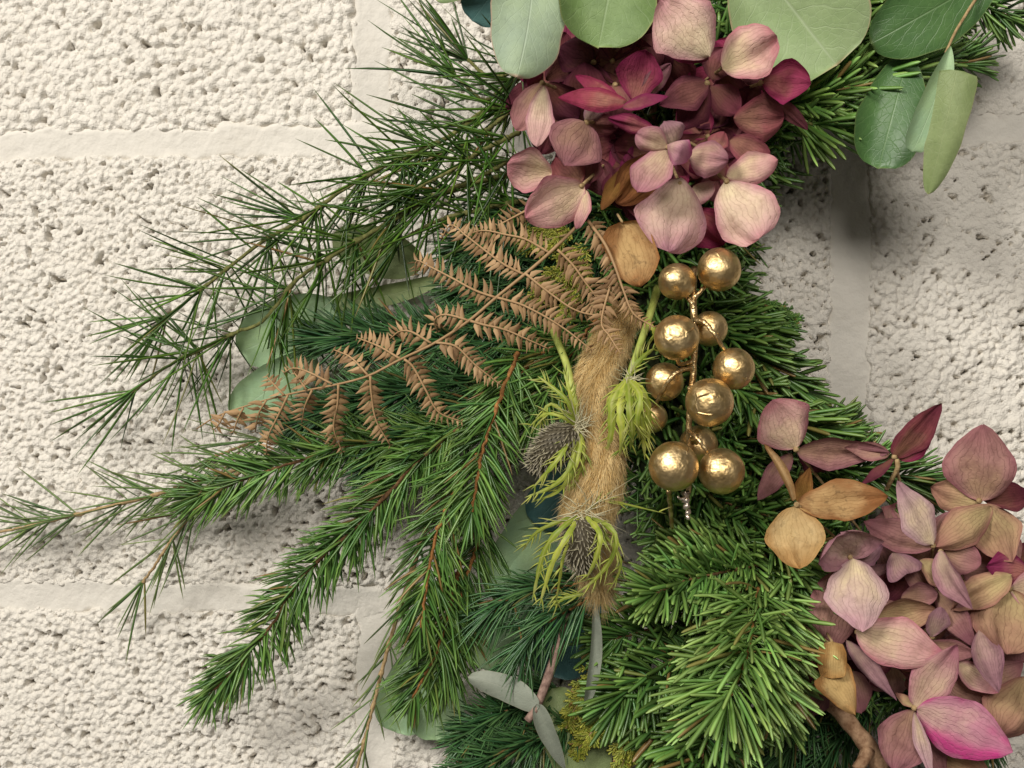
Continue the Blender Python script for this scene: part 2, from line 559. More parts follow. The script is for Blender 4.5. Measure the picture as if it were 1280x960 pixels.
th = NT('golden_plume_hair')
r_, s_, d_ = th.col()
ch = th.mix(r_, (0.76, 0.55, 0.22), (0.98, 0.82, 0.46))
ch = th.mix(th.math('MULTIPLY', th.math('POWER', s_, 2.0), 0.35), ch, (0.66, 0.50, 0.28))
th.set(ch, 0.55, 0.25)
th.translucent(ch, 0.40)
M['hair'] = th.m
tc = NT('plume_core')
tc.set((0.30, 0.18, 0.06), 0.9, 0.1)
M['plume_core'] = tc.m

tb = NT('thistle_bract')
r_, s_, d_ = tb.col()
cb = tb.mix(r_, (0.21, 0.27, 0.020), (0.48, 0.52, 0.070))
cb = tb.mix(d_, cb, (0.46, 0.45, 0.16))
cb = tb.mix(tb.math('MULTIPLY', tb.ramp(tb.noise(tb.obj(), 180.0, 3), [(0.45, 0.0), (0.7, 1.0)]), 0.6), cb, (0.12, 0.22, 0.015))
tb.set(cb, 0.5, 0.35)
tb.translucent(cb, 0.18)
M['bract'] = tb.m
tw = NT('thistle_spine')
tw.set((0.50, 0.46, 0.30), 0.55, 0.3)
M['spine'] = tw.m
tk = NT('thistle_cone')
r_, s_, d_ = tk.col()
tk.set(tk.mix(tk.math('POWER', s_, 1.6), (0.070, 0.058, 0.034), (0.38, 0.34, 0.25)), 0.6, 0.3)
M['cone'] = tk.m
tst = NT('green_stem')
co = tst.obj()
tst.set(tst.ramp(tst.noise(co, 150.0, 4), [(0.3, (0.22, 0.28, 0.045)), (0.7, (0.42, 0.46, 0.12))]), 0.5, 0.35)
M['green_stem'] = tst.m

# ------------------------------------------------------------------ the painted block wall
GX0, GX1, GZ0, GZ1 = -0.34, 0.34, -0.255, 0.255
STEP = 0.00068
Z_TOP, Z_BOT = 0.1205, -0.1075          # centres of the two bed joints
X_A = P(465, 60, 0)[0]                  # upright joints: top course, middle course, bottom course
X_B = P(1063, 400, 0)[0]
X_C = P(469, 880, 0)[0]
HB, HV = 0.0072, 0.0098                 # half widths of bed joints and upright joints


def value_noise(nx, nz, cell, seed):
    r = np.random.default_rng(seed)
    gx, gz = int(nx / cell) + 3, int(nz / cell) + 3
    g = r.random((gz, gx))
    x, z = np.arange(nx) / cell, np.arange(nz) / cell
    ix, iz = x.astype(int), z.astype(int)
    fx, fz = x - ix, z - iz
    fx, fz = fx * fx * (3 - 2 * fx), fz * fz * (3 - 2 * fz)
    a = g[iz][:, ix] * (1 - fx) + g[iz][:, ix + 1] * fx
    b = g[iz + 1][:, ix] * (1 - fx) + g[iz + 1][:, ix + 1] * fx
    return a * (1 - fz)[:, None] + b * fz[:, None]


def blur(h, k):
    for _ in range(k):
        h = np.pad(h, 1, 'edge')
        h = (h[:-2] + 2 * h[1:-1] + h[2:]) / 4
        h = (h[:, :-2] + 2 * h[:, 1:-1] + h[:, 2:]) / 4
    return h


def block_face(x0, x1, z0, z1, seed, rough, fine, flat, pits):
    """knobbly aggregate face: overlapping grains with open pits between them"""
    r = np.random.default_rng(seed)
    xs = np.arange(x0, x1 + STEP * 0.5, STEP)
    zs = np.arange(z0, z1 + STEP * 0.5, STEP)
    nx, nz = len(xs), len(zs)
    H = np.full((nz, nx), -0.0075)
    area = (x1 - x0) * (z1 - z0)
    taken = np.zeros((nz, nx), bool)
    npit = int(pits * area / 1e-4)            # gaps where no grain lies
    for px_, pz_, q in zip(r.uniform(x0, x1, npit), r.uniform(z0, z1, npit), r.uniform(0.0010, 0.0021, npit)):
        for _ in range(int(r.integers(1, 4))):
            i0, i1 = max(0, int((px_ - q - x0) / STEP)), min(nx, int((px_ + q - x0) / STEP) + 2)
            j0, j1 = max(0, int((pz_ - q - z0) / STEP)), min(nz, int((pz_ + q - z0) / STEP) + 2)
            if i1 > i0 and j1 > j0:
                gap = ((xs[i0:i1] - px_)[None] ** 2 + ((zs[j0:j1] - pz_)[:, None] * 1.2) ** 2) < q * q
                taken[j0:j1, i0:i1] |= gap
                H[j0:j1, i0:i1] = np.where(gap, -0.016, H[j0:j1, i0:i1])
            px_, pz_, q = px_ + r.normal(0, 0.0022), pz_ + r.normal(0, 0.0016), q * 0.85
    big, small = rough * 0.0043, 0.00092
    n = int(area / (math.pi * 0.0013 ** 2) * 5)
    rr = np.sort(small + (big - small) * r.random(n) ** fine)[::-1]
    rr = np.r_[rr[::3], rr[1::3], rr[2::3]]
    cx, cz = r.uniform(x0, x1, n), r.uniform(z0, z1, n)
    top = -r.uniform(0, 0.0015, n) - 0.0009 * (1 - rr / big)
    ex, rot = r.uniform(0.78, 1.28, n), r.uniform(0, 3.14, n)
    for k in range(n):
        ci, cj = int((cx[k] - x0) / STEP), int((cz[k] - z0) / STEP)
        if taken[min(cj, nz - 1), min(ci, nx - 1)]:
            continue
        q = rr[k]
        m = int(q * 1.35 / STEP) + 2
        i0, i1, j0, j1 = max(0, ci - m), min(nx, ci + m), max(0, cj - m), min(nz, cj + m)
        X, Z = (xs[i0:i1] - cx[k])[None], (zs[j0:j1] - cz[k])[:, None]
        ca, sa = math.cos(rot[k]), math.sin(rot[k])
        d2 = ((X * ca + Z * sa) / ex[k]) ** 2 + ((Z * ca - X * sa) * ex[k]) ** 2
        hh = np.where(d2 < q * q, top[k] + (np.sqrt(np.maximum(q * q - d2, 0)) - q) * 1.25, -1)
        H[j0:j1, i0:i1] = np.maximum(H[j0:j1, i0:i1], hh)
        taken[j0:j1, i0:i1] |= d2 < (0.90 * q) ** 2
    for cell, amp in ((1.6, 0.0005), (3.2, 0.0005), (60, 0.0012)):
        H += (value_noise(nx, nz, cell, seed + int(cell * 10)) - 0.5) * amp
    H = np.maximum(H, -0.0200)
    if flat > 0:                         # paint and fines filling the texture in places
        m = np.clip((value_noise(nx, nz, 45, seed + 91) * 0.6 + value_noise(nx, nz, 14, seed + 92) * 0.4 - (1 - flat)) * 5, 0, 1)
        fill = -0.0012 + (value_noise(nx, nz, 6, seed + 93) - 0.5) * 0.0007
        low = blur(np.maximum(H, fill - 0.0006), 2)
        H = H * (1 - m * 0.85) + np.where(H < -0.0042, H, low) * m * 0.85
    # arris: the face rounds off towards its edges
    e = np.minimum(np.minimum(xs - x0, x1 - xs)[None], np.minimum(zs - z0, z1 - zs)[:, None])
    e = e + (value_noise(nx, nz, 6, seed + 71) - 0.5) * 0.0042
    H -= np.clip(1 - e / 0.0034, 0, 1) ** 2 * 0.0060
    V = np.zeros((nz, nx, 3))
    V[..., 0], V[..., 2], V[..., 1] = xs[None], zs[:, None], -H - 0.0015
    return V


g = Geo()
bk = 0.024
g.grid(np.array([[[GX0, bk, GZ0], [GX1, bk, GZ0]], [[GX0, bk, GZ1], [GX1, bk, GZ1]]]))
wall = g.build('wall', M['mortar'])
wall['kind'] = 'structure'
BL = [
    (GX0, X_A - HV, Z_TOP + HB, GZ1, 1.0, 1.5, 0.0), (X_A + HV, GX1, Z_TOP + HB, GZ1, 0.62, 1.8, 0.60),
    (GX0, X_B - HV, Z_BOT + HB, Z_TOP - HB, 0.60, 1.7, 0.20), (X_B + HV, GX1, Z_BOT + HB, Z_TOP - HB, 0.70, 1.7, 0.52),
    (GX0, X_C - HV, GZ0, Z_BOT - HB, 0.64, 1.5, 0.0), (X_C + HV, GX1, GZ0, Z_BOT - HB, 0.75, 1.6, 0.2),
]
EX = 0.0025
for k, (a, b, c, d, ro, fi, fl) in enumerate(BL):
    g = Geo()
    g.grid(block_face(a - EX, b + EX, c - EX, d + EX, 100 + k * 7, ro, fi, fl, (2.3, 0.7, 0.8, 1.1, 1.5, 1.1)[k]))
    o = g.build('block', M['block'], wall)
    o['label'] = 'cream painted concrete block with knobbly pitted face'


def joint(x0, x1, z0, z1, seed, along_x):
    st = 0.0010
    xs, zs = np.arange(x0, x1 + st / 2, st), np.arange(z0, z1 + st / 2, st)
    nx, nz = len(xs), len(zs)
    H = (value_noise(nx, nz, 14, seed) - 0.5) * 0.0012 + (value_noise(nx, nz, 3, seed + 1) - 0.5) * 0.0005 + (value_noise(nx, nz, 1.4, seed + 2) - 0.5) * 0.0003
    if along_x:
        v = (zs - (z0 + z1) / 2)[:, None] / ((z1 - z0) / 2)
    else:
        v = (xs - (x0 + x1) / 2)[None] / ((x1 - x0) / 2)
    H = H - 0.0021 + 0.0006 * v ** 2 + (0.0007 * v if along_x else -0.0006)
    H = H - np.clip(np.abs(v) - 0.60 + (value_noise(nx, nz, 5, seed + 3) - 0.5) * 0.35, 0, 1) ** 1.3 * 0.020
    V = np.zeros((nz, nx, 3))
    V[..., 0], V[..., 2], V[..., 1] = xs[None], zs[:, None], -H - 0.0015
    gg = Geo()
    gg.grid(V)
    gg.build('mortar_joint', M['mortar'], wall)['label'] = 'smooth painted mortar joint between the blocks'


OV = 0.0045
joint(GX0, GX1, Z_TOP - HB - OV, Z_TOP + HB + OV, 501, True)
joint(GX0, GX1, Z_BOT - HB - OV, Z_BOT + HB + OV, 511, True)
joint(X_A - HV - OV, X_A + HV + OV, Z_TOP + 0.0035, GZ1, 521, False)
joint(X_B - HV - OV, X_B + HV + OV, Z_BOT + 0.0035, Z_TOP - 0.0035, 531, False)
joint(X_C - HV - OV, X_C + HV + OV, GZ0, Z_BOT - 0.0035, 541, False)

# ------------------------------------------------------------------ sheets: petals, leaves
def blade(base, tip, w, prof=(0.6, 0.5), cup=0.0, bend=0.0, roll=0.0, fold=0.0, side=0.0, ripple=0.0, curl=0.0, wild=0.05, angular=0.0, crease=0.0, roll_edge=(0.0, 0.0), point=0.0, nu=13, nv=9, seed=0):
    base, tip = np.asarray(base, float), np.asarray(tip, float)
    A = tip - base
    L = np.linalg.norm(A)
    a = A / L
    toc = unit(CAM - (base + tip) / 2)
    n = unit(toc - a * np.dot(toc, a))
    b = np.cross(a, n)
    n, b = n * math.cos(roll) + b * math.sin(roll), b * math.cos(roll) - n * math.sin(roll)
    pa, pb = prof
    s = np.linspace(0.0, 1.0, nu)
    s = 0.5 * s + 0.5 * (0.5 - 0.5 * np.cos(math.pi * s))
    um = pa / (pa + pb)
    h = (np.maximum(s, 1e-6) ** pa * np.maximum(1 - s, 1e-6) ** pb) / (um ** pa * (1 - um) ** pb)
    tri = np.minimum(s / um, (1 - s) / (1 - um)) ** 0.75
    h = np.maximum((1 - angular) * h + angular * tri, 0.015)
    v = np.linspace(-1, 1, nv)
    r = np.random.default_rng(seed + 5)
    ph = r.uniform(0, 6.28, 6)
    S, Vv = np.meshgrid(s, v, indexing='ij')
    Hh = np.repeat(h[:, None], nv, 1)
    sgn = np.sign(Vv)
    Hh = Hh * (1 + wild * (0.8 * np.sin(S * 4.5 + ph[0] + sgn * ph[4]) + 0.5 * np.sin(S * 11 + ph[5] + sgn * 2.0) + 0.3 * np.sin(S * 23 + ph[2] * sgn)))
    x = Vv * Hh * w / 2
    z = bend * L * 4 * S * (1 - S) + cup * w * Hh * Vv ** 2 + fold * w * Hh * np.abs(Vv)
    z = z + ripple * w * (np.abs(Vv) ** 1.5 * Hh) * np.sin(S * 7.5 + ph[1] + np.sign(Vv) * ph[2]) + ripple * 0.6 * w * np.sin(S * 3.1 + Vv * 2.4 + ph[3])
    z = z + w * Hh * np.where(Vv > 0, roll_edge[0], roll_edge[1]) * np.clip(np.abs(Vv) - 0.4, 0, 1) ** 2 * 2.5
    if crease:                                    # papery fold lines fanning from the base
        for q in range(3):
            c0 = r.uniform(-0.7, 0.7)
            z = z + crease * w * Hh * r.choice([-1, 1]) * np.maximum(0, 0.35 - np.abs(Vv - c0)) * S
    if curl:                                      # the outer end rolls over
        e = np.clip((S - 0.6) / 0.4, 0, 1)
        z = z + curl * L * e ** 2
        S2 = S - abs(curl) * 0.55 * e ** 2
    else:
        S2 = S + point * np.clip((S - 0.86) / 0.14, 0, 1) ** 2
    lat = side * L * 4 * S * (1 - S)
    V = base + a * (S2 * L)[..., None] + b * (x + lat)[..., None] + n * z[..., None]
    uv = np.stack([(Vv + 1) / 2, S], -1)
    return V, uv


def add_blade(name, mat, parent, root, base, tip, w, **kw):
    V, uv = blade(base, tip, w, **kw)
    gg = Geo()
    gg.grid(V, uv=uv)
    return gg.build(name, mat, parent, at(root))


# ------------------------------------------------------------------ conifers
def frame(p):
    t = tangents(p)
    mid = CAM - p
    f = unit(mid - t * np.sum(mid * t, 1, keepdims=True))
    s = np.cross(t, f)
    return t, s, f


def px_path(pts, n):
    return smooth_path([P(*q) for q in pts], n)


def keep_off_wall(dr, base, length):
    """needles are not allowed to run into the wall"""
    tip = base + dr * np.asarray(length)[:, None]
    low = tip[:, 1] > -0.004
    dr = dr.copy()
    dr[low, 1] = np.minimum(dr[low, 1], (-0.004 - base[low, 1]) / np.asarray(length)[low])
    return unit(dr)


def shoot(geo, path, count, ln, width, thick, ang=(45, 70), back=0.35, prof='sharp', flat=0.0, up=0.35, t0=0.02, t1=1.0, tipfan=14, droop=0.0, seed=0, front=1.0):
    """needles along one twig: ang = lean off the twig, flat = 0 all round .. 1 two ranks"""
    r = np.random.default_rng(seed)
    m = len(path)
    t, s, f = frame(path)
    k = t0 + (t1 - t0) * np.sort(r.random(count))
    idx = k * (m - 1)
    i = np.minimum(idx.astype(int), m - 2)
    w = (idx - i)[:, None]
    pos = path[i] * (1 - w) + path[i + 1] * w
    T, S, F = t[i], s[i], f[i]
    phi = r.uniform(0, 2 * math.pi, count)
    cs, sn = np.cos(phi), np.sin(phi)
    sn = np.where(sn < 0, sn * back, sn * front)
    sn = sn * (1 - flat) + flat * up * r.random(count)
    cs = np.where(np.abs(cs) < 0.25 * flat, np.sign(cs) * (0.25 + r.random(count) * 0.5), cs)
    rad = unit(S * cs[:, None] + F * sn[:, None])
    a = np.radians(r.uniform(ang[0], ang[1], count)) * (1 - 0.35 * np.maximum(0, k - 0.75) / 0.25)
    dr = T * np.cos(a)[:, None] + rad * np.sin(a)[:, None] + r.normal(0, 0.15, (count, 3))
    L = r.uniform(ln[0], ln[1], count) * np.interp(k, [0, 0.1, 0.85, 1.0], [0.8, 1, 1, 0.75])
    dr = keep_off_wall(unit(dr), pos, L)
    bend = T * r.uniform(0.05, 0.28, count)[:, None] + F * r.uniform(0, 0.12, count)[:, None] + np.array([0, 0, -1.0]) * droop + r.normal(0, 0.05, (count, 3))
    face = unit(F + rad * 0.4 + r.normal(0, 0.25, (count, 3)))
    geo.needles(pos, dr, L, width * r.uniform(0.85, 1.15, count), thick, bend, prof, face=face, rnd=r.random(count))
    if tipfan:
        e = path[-1]
        ph = r.uniform(0, 2 * math.pi, tipfan)
        aa = np.radians(r.uniform(5, 42, tipfan))
        rd = s[-1] * np.cos(ph)[:, None] + f[-1] * np.sin(ph)[:, None]
        dr = t[-1] * np.cos(aa)[:, None] + rd * np.sin(aa)[:, None]
        L = r.uniform(ln[0] * 0.7, ln[1] * 0.9, tipfan)
        dr = keep_off_wall(dr, np.repeat(e[None], tipfan, 0), L)
        geo.needles(np.repeat(e[None], tipfan, 0), dr, L, width, thick, r.normal(0, 0.08, (tipfan, 3)), prof, face=unit(f[-1] + rd * 0.4), rnd=r.random(tipfan))


def conifer(name, label, cat, group, twigs, mat, bark, ln, width, thick, per_px, ang=(45, 70), prof='sharp', flat=0.0, up=0.35, back=0.35, stem_r=2.2, droop=0.0, seed=0, front=1.0, tipfan=14):
    """twigs: list of photo paths [(x, y, d), ...]; each twig has a stem and its needles"""
    root = thing(name, label, cat, P(*twigs[0][0]), group)
    for q, tw in enumerate(twigs):
        path = px_path(tw, 40)
        length = sum(math.hypot(tw[k + 1][0] - tw[k][0], tw[k + 1][1] - tw[k][1]) + 1800 * abs(tw[k + 1][2] - tw[k][2]) for k in range(len(tw) - 1))
        gs = Geo()
        wob = np.random.default_rng(seed + q).normal(0, 0.00025, path.shape)
        rr = np.linspace(PX(stem_r), PX(stem_r * 0.55), 40) * (1 + 0.18 * np.sin(np.arange(40) * 1.9))
        gs.tube(path + wob, rr, 7)
        st = gs.build('twig', bark, root, at(root))
        gn_ = Geo()
        shoot(gn_, path, int(length * per_px), (PX(ln[0]), PX(ln[1])), PX(width), PX(thick), ang, back, prof, flat, up, seed=seed * 31 + q, droop=droop, front=front, tipfan=tipfan)
        gn_.build('needles', mat, st, at(root), kind='stuff')
    return root


def pine(label, twigs, mat, bark, ln=(84, 144), node=47, per=14, ang=(24, 82), seed=0, stem_r=3.4, between=2, width=3.0):
    root = thing('pine_branch', label, 'pine branch', P(*twigs[0][0]), 'long needled pine branches')
    r = np.random.default_rng(seed)
    for q, tw in enumerate(twigs):
        path = px_path(tw, 80)
        length = sum(math.hypot(tw[k + 1][0] - tw[k][0], tw[k + 1][1] - tw[k][1]) for k in range(len(tw) - 1))
        nodes = max(2, int(length / node))
        kk = (np.arange(nodes) + r.uniform(0.2, 0.8, nodes)) / nodes
        kk[-1] = 0.99
        gs = Geo()
        rr = np.linspace(PX(stem_r), PX(stem_r * 0.6), 80)
        ii = np.linspace(0, 1, 80)
        for c in kk:
            rr = rr * (1 + 0.55 * np.exp(-((ii - c) / 0.012) ** 2))
        gs.tube(path + r.normal(0, 0.00015, path.shape), rr, 8)
        st = gs.build('twig', bark, root, at(root))
        t, s, f = frame(path)
        for c in kk:
            gg = Geo()
            n = int(per * r.uniform(0.75, 1.25)) + between
            kc = np.clip(np.r_[np.full(n - between, c) + r.normal(0, 0.006, n - between), c + r.uniform(-0.6, 0.6, between) / nodes], 0, 1)
            idx = kc * 79
            i = np.minimum(idx.astype(int), 78)
            w = (idx - i)[:, None]
            pos = path[i] * (1 - w) + path[i + 1] * w
            phi = r.uniform(0, 2 * math.pi, n)
            sn = np.sin(phi)
            sn = np.where(sn < 0, sn * 0.5, sn * 0.8)
            rad = unit(s[i] * np.cos(phi)[:, None] + f[i] * sn[:, None])
            lo, hi = ang if c < 0.95 else (4, 40)
            a = np.radians(r.uniform(lo, hi, n))
            dr = t[i] * np.cos(a)[:, None] + rad * np.sin(a)[:, None] + np.array([0, 0, 0.03])
            L = PX(1) * r.uniform(ln[0], ln[1], n)
            dr = keep_off_wall(unit(dr), pos, L)
            gg.needles(pos, dr, L, PX(width) * r.uniform(0.85, 1.2, n), PX(width * 0.62), r.normal(0, 0.035, (n, 3)) + t[i] * 0.02, 'sharp', seg=5, face=unit(f[i] + r.normal(0, 0.4, (n, 3))), rnd=r.random(n))
            gg.build('needle_tuft', mat, st, at(root))
    return root


# ------------------------------------------------------------------ the ring everything is tied to
CX, CY, RR = 1275.0, 375.0, 448.0
ring_at = P(CX - RR, CY, 0.032)
ring = thing('wreath_base', 'dark mossy ring with deep green filler foliage behind the flowers and berries', 'wreath base', ring_at)
pts = [P(CX - RR * math.cos(a), CY + RR * math.sin(a), 0.034) for a in np.radians(np.linspace(-72, 82, 60))]
g = Geo()
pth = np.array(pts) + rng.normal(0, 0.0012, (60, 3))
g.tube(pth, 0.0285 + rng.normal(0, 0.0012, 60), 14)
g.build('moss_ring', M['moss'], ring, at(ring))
g = Geo()
nfil = 5200
a = np.radians(rng.uniform(-70, 80, nfil))
cen = np.stack([np.interp(a, np.radians(np.linspace(-72, 82, 60)), np.array(pts)[:, k]) for k in range(3)], 1)
tan = unit(np.stack([np.sin(a), np.zeros(nfil), -np.cos(a)], 1))
sd = np.cross(tan, [0, -1.0, 0])
ph = rng.uniform(-0.15, math.pi + 0.15, nfil)
rad = sd * np.cos(ph)[:, None] + np.array([0, -1.0, 0]) * np.sin(ph)[:, None]
pos = cen + rad * 0.0275
dr = unit(rad * rng.uniform(0.25, 0.8, nfil)[:, None] + tan * rng.normal(0, 0.8, nfil)[:, None] + sd * rng.normal(0, 0.4, nfil)[:, None])
L = rng.uniform(0.010, 0.022, nfil)
dr = keep_off_wall(dr, pos, L)
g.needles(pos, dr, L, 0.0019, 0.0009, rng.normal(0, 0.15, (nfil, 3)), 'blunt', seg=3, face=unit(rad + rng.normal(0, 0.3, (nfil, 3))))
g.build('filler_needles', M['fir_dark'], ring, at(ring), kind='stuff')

# ------------------------------------------------------------------ pine branches, upper and far left
pine('long needled pine branch reaching left, uppermost, over the knobbly top block',
     [[(655, 125, 0.060), (608, 138, 0.062), (555, 174, 0.064), (505, 196, 0.062), (436, 232, 0.058), (374, 277, 0.053), (328, 302, 0.048), (246, 366, 0.040), (206, 398, 0.034)],
      [(660, 90, 0.052), (630, 110, 0.054), (604, 125, 0.055), (570, 95, 0.055)],
      [(650, 165, 0.070), (600, 190, 0.075), (560, 215, 0.075), (520, 235, 0.070)],
      [(660, 120, 0.058), (625, 150, 0.066), (590, 175, 0.068), (560, 190, 0.064)],
      [(665, 70, 0.050), (640, 90, 0.052), (610, 95, 0.052), (585, 75, 0.050)],
      [(660, 190, 0.060), (630, 205, 0.066), (590, 225, 0.068), (540, 245, 0.064)]],
     M['pine'], M['bark_green'], seed=11)
pine('long needled pine branch just below the uppermost one, ending above the fern tip',
     [[(650, 215, 0.060), (560, 238, 0.060), (487, 277, 0.058), (412, 322, 0.054), (371, 350, 0.050), (329, 401, 0.046), (290, 418, 0.042), (215, 455, 0.035), (165, 490, 0.030)],
      [(655, 250, 0.056), (600, 262, 0.060), (550, 275, 0.060), (500, 300, 0.055)]],
     M['pine'], M['bark_green'], seed=12)
pine('sparse tan stemmed pine branch pointing out of the left edge of the picture',
     [[(330, 575, 0.028), (265, 597, 0.026), (190, 620, 0.024), (120, 637, 0.022), (60, 652, 0.020), (-30, 672, 0.018)],
      [(300, 590, 0.030), (262, 618, 0.030), (225, 660, 0.028), (190, 712, 0.024), (178, 728, 0.022)],
      [(360, 540, 0.034), (310, 555, 0.030), (270, 570, 0.026)]],
     M['pine_pale'], M['bark_tan'], ln=(76, 122), node=40, per=7, between=2, ang=(15, 48), seed=13, stem_r=3.0, width=2.7)
pine('thin tan pine twig hanging below the middle of the lower mortar joint',
     [[(535, 650, 0.030), (508, 735, 0.030), (485, 810, 0.028), (462, 900, 0.026), (440, 985, 0.024)]],
     M['pine_pale'], M['bark_tan'], ln=(50, 80), node=42, per=4, between=2, ang=(10, 45), seed=14, stem_r=3.2, width=2.7)

# ------------------------------------------------------------------ spruce sprays
SP = dict(ln=(40, 64), width=3.5, thick=2.0, per_px=1.0, ang=(30, 68), prof='sharp', front=0.25, back=0.2)
conifer('spruce_branch', 'dark spruce branch reaching left below the brown fern frond', 'spruce branch', 'spruce branches',
        [[(600, 535, 0.062), (520, 548, 0.060), (437, 556, 0.055), (395, 569, 0.050), (309, 598, 0.042), (240, 624, 0.034)]],
        M['spruce'], M['bark_brown'], seed=21, stem_r=3.0, **SP)
conifer('spruce_branch', 'long spruce branch pointing to the lower left, its tip over the bottom block', 'spruce branch', 'spruce branches',
        [[(590, 520, 0.070), (530, 570, 0.070), (480, 622, 0.066), (437, 667, 0.060), (378, 722, 0.052), (327, 798, 0.044), (262, 868, 0.036)]],
        M['spruce'], M['bark_brown'], seed=22, stem_r=3.2, droop=0.10, **SP)
conifer('spruce_branch', 'spruce sprig with bare orange twig left of the upper thistle', 'spruce branch', 'spruce branches',
        [[(648, 440, 0.082), (628, 490, 0.086), (604, 560, 0.088), (590, 640, 0.086)]],
        M['spruce'], M['bark_orange'], seed=23, stem_r=3.2, **{**SP, 'per_px': 0.85, 'front': 0.12})
conifer('spruce_branch', 'hanging spruce branch with orange twig in front of the lower mortar joint', 'spruce branch', 'spruce branches',
        [[(600, 560, 0.072), (570, 612, 0.076), (544, 675, 0.076), (525, 785, 0.070)],
         [(575, 700, 0.062), (560, 770, 0.060), (545, 815, 0.058), (516, 872, 0.052)],
         [(610, 640, 0.060), (590, 700, 0.060), (570, 770, 0.056), (555, 850, 0.050)]],
        M['spruce'], M['bark_orange'], seed=24, stem_r=3.0, droop=0.12, **{**SP, 'per_px': 0.78, 'front': 0.15})
conifer('spruce_branch', 'spruce sprig with orange twig lying below the lower thistle', 'spruce branch', 'spruce branches',
        [[(745, 725, 0.072), (706, 733, 0.074), (650, 741, 0.070), (612, 765, 0.064)],
         [(740, 745, 0.078), (700, 768, 0.078), (668, 790, 0.072), (640, 830, 0.066)]],
        M['spruce_dark'], M['bark_orange'], seed=25, stem_r=2.4, ln=(40, 60), width=2.8, thick=1.7, per_px=0.95, ang=(30, 60), droop=0.25)
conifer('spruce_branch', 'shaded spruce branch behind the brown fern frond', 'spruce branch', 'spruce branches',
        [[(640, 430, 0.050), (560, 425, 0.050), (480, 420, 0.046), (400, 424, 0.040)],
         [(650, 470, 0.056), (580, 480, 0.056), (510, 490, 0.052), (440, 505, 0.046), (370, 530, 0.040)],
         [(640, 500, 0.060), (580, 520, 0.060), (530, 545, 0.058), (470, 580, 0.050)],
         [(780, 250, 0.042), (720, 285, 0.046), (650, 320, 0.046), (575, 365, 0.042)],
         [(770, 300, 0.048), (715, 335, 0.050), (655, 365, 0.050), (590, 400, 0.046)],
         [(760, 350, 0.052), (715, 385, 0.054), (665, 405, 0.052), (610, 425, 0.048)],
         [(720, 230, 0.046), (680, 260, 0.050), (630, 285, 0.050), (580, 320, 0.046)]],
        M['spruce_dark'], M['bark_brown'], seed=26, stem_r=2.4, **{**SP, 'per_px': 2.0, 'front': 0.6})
conifer('spruce_branch', 'spruce sprig squeezed between the fern frond and the fuzzy golden plume', 'spruce branch', 'spruce branches',
        [[(745, 400, 0.072), (715, 440, 0.078), (690, 480, 0.080), (668, 520, 0.080)],
         [(720, 420, 0.066), (680, 440, 0.070), (650, 470, 0.072), (625, 510, 0.074)]],
        M['spruce'], M['bark_orange'], seed=27, stem_r=2.2, **SP)
conifer('spruce_branch', 'bluish green spruce tuft at the bottom edge, left of the silver leaves', 'spruce branch', 'spruce branches',
        [[(720, 900, 0.050), (670, 925, 0.054), (620, 945, 0.052), (570, 975, 0.046)],
         [(700, 860, 0.044), (660, 880, 0.046), (620, 895, 0.046), (580, 925, 0.042)]],
        M['spruce_dark'], M['bark_brown'], seed=28, stem_r=2.4, ln=(34, 50), width=3.4, thick=2.0, per_px=3.2, ang=(50, 80))

# ------------------------------------------------------------------ flat needled fir
FI = dict(ln=(36, 62), width=5.2, thick=2.3, prof='blunt')
conifer('fir_branch', 'bright green fir tip pointing at the viewer, in front of the other fir', 'fir branch', 'fir branches',
        [[(948, 735, 0.086), (942, 780, 0.096), (930, 830, 0.106), (910, 876, 0.114)]],
        M['fir_bright'], M['bark_orange'], seed=41, stem_r=2.6, per_px=1.25, ang=(42, 82), flat=0.3, up=0.7, front=0.8, ln=(66, 100), width=5.3, thick=2.4, prof='blunt', tipfan=20)
conifer('fir_branch', 'short blunt fir sprig below the gold berries, its tip facing left', 'fir branch', 'fir branches',
        [[(950, 705, 0.078), (905, 715, 0.086), (860, 725, 0.092), (818, 742, 0.098)],
         [(930, 680, 0.070), (890, 690, 0.076), (850, 700, 0.080)]],
        M['fir'], M['bark_brown'], seed=42, stem_r=2.4, per_px=1.05, ang=(45, 78), flat=0.35, **FI)
conifer('fir_branch', 'fir branch running down beside the lower hydrangea, needles on both sides', 'fir branch', 'fir branches',
        [[(925, 670, 0.072), (945, 730, 0.082), (957, 787, 0.088), (966, 850, 0.088), (972, 895, 0.084)],
         [(960, 670, 0.076), (985, 690, 0.082), (1000, 730, 0.084)],
         [(940, 700, 0.076), (970, 740, 0.084), (985, 790, 0.086)]],
        M['fir'], M['bark_brown'], seed=43, stem_r=2.4, per_px=1.1, ang=(38, 68), flat=0.5, **FI)
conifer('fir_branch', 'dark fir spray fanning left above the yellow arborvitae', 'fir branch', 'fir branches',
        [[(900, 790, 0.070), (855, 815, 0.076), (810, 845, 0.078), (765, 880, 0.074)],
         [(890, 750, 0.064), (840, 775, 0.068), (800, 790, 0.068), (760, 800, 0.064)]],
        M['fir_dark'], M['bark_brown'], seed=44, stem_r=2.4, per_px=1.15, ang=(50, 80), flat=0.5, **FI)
conifer('fir_branch', 'fir spray with level needles at the bottom edge of the picture', 'fir branch', 'fir branches',
        [[(905, 860, 0.080), (890, 900, 0.086), (880, 940, 0.088), (870, 990, 0.086)],
         [(850, 840, 0.074), (840, 880, 0.076), (845, 930, 0.076)]],
        M['fir_dark'], M['bark_brown'], seed=45, stem_r=2.4, per_px=1.1, ang=(62, 92), flat=0.5, ln=(50, 74), width=6.2, thick=2.2, prof='blunt')
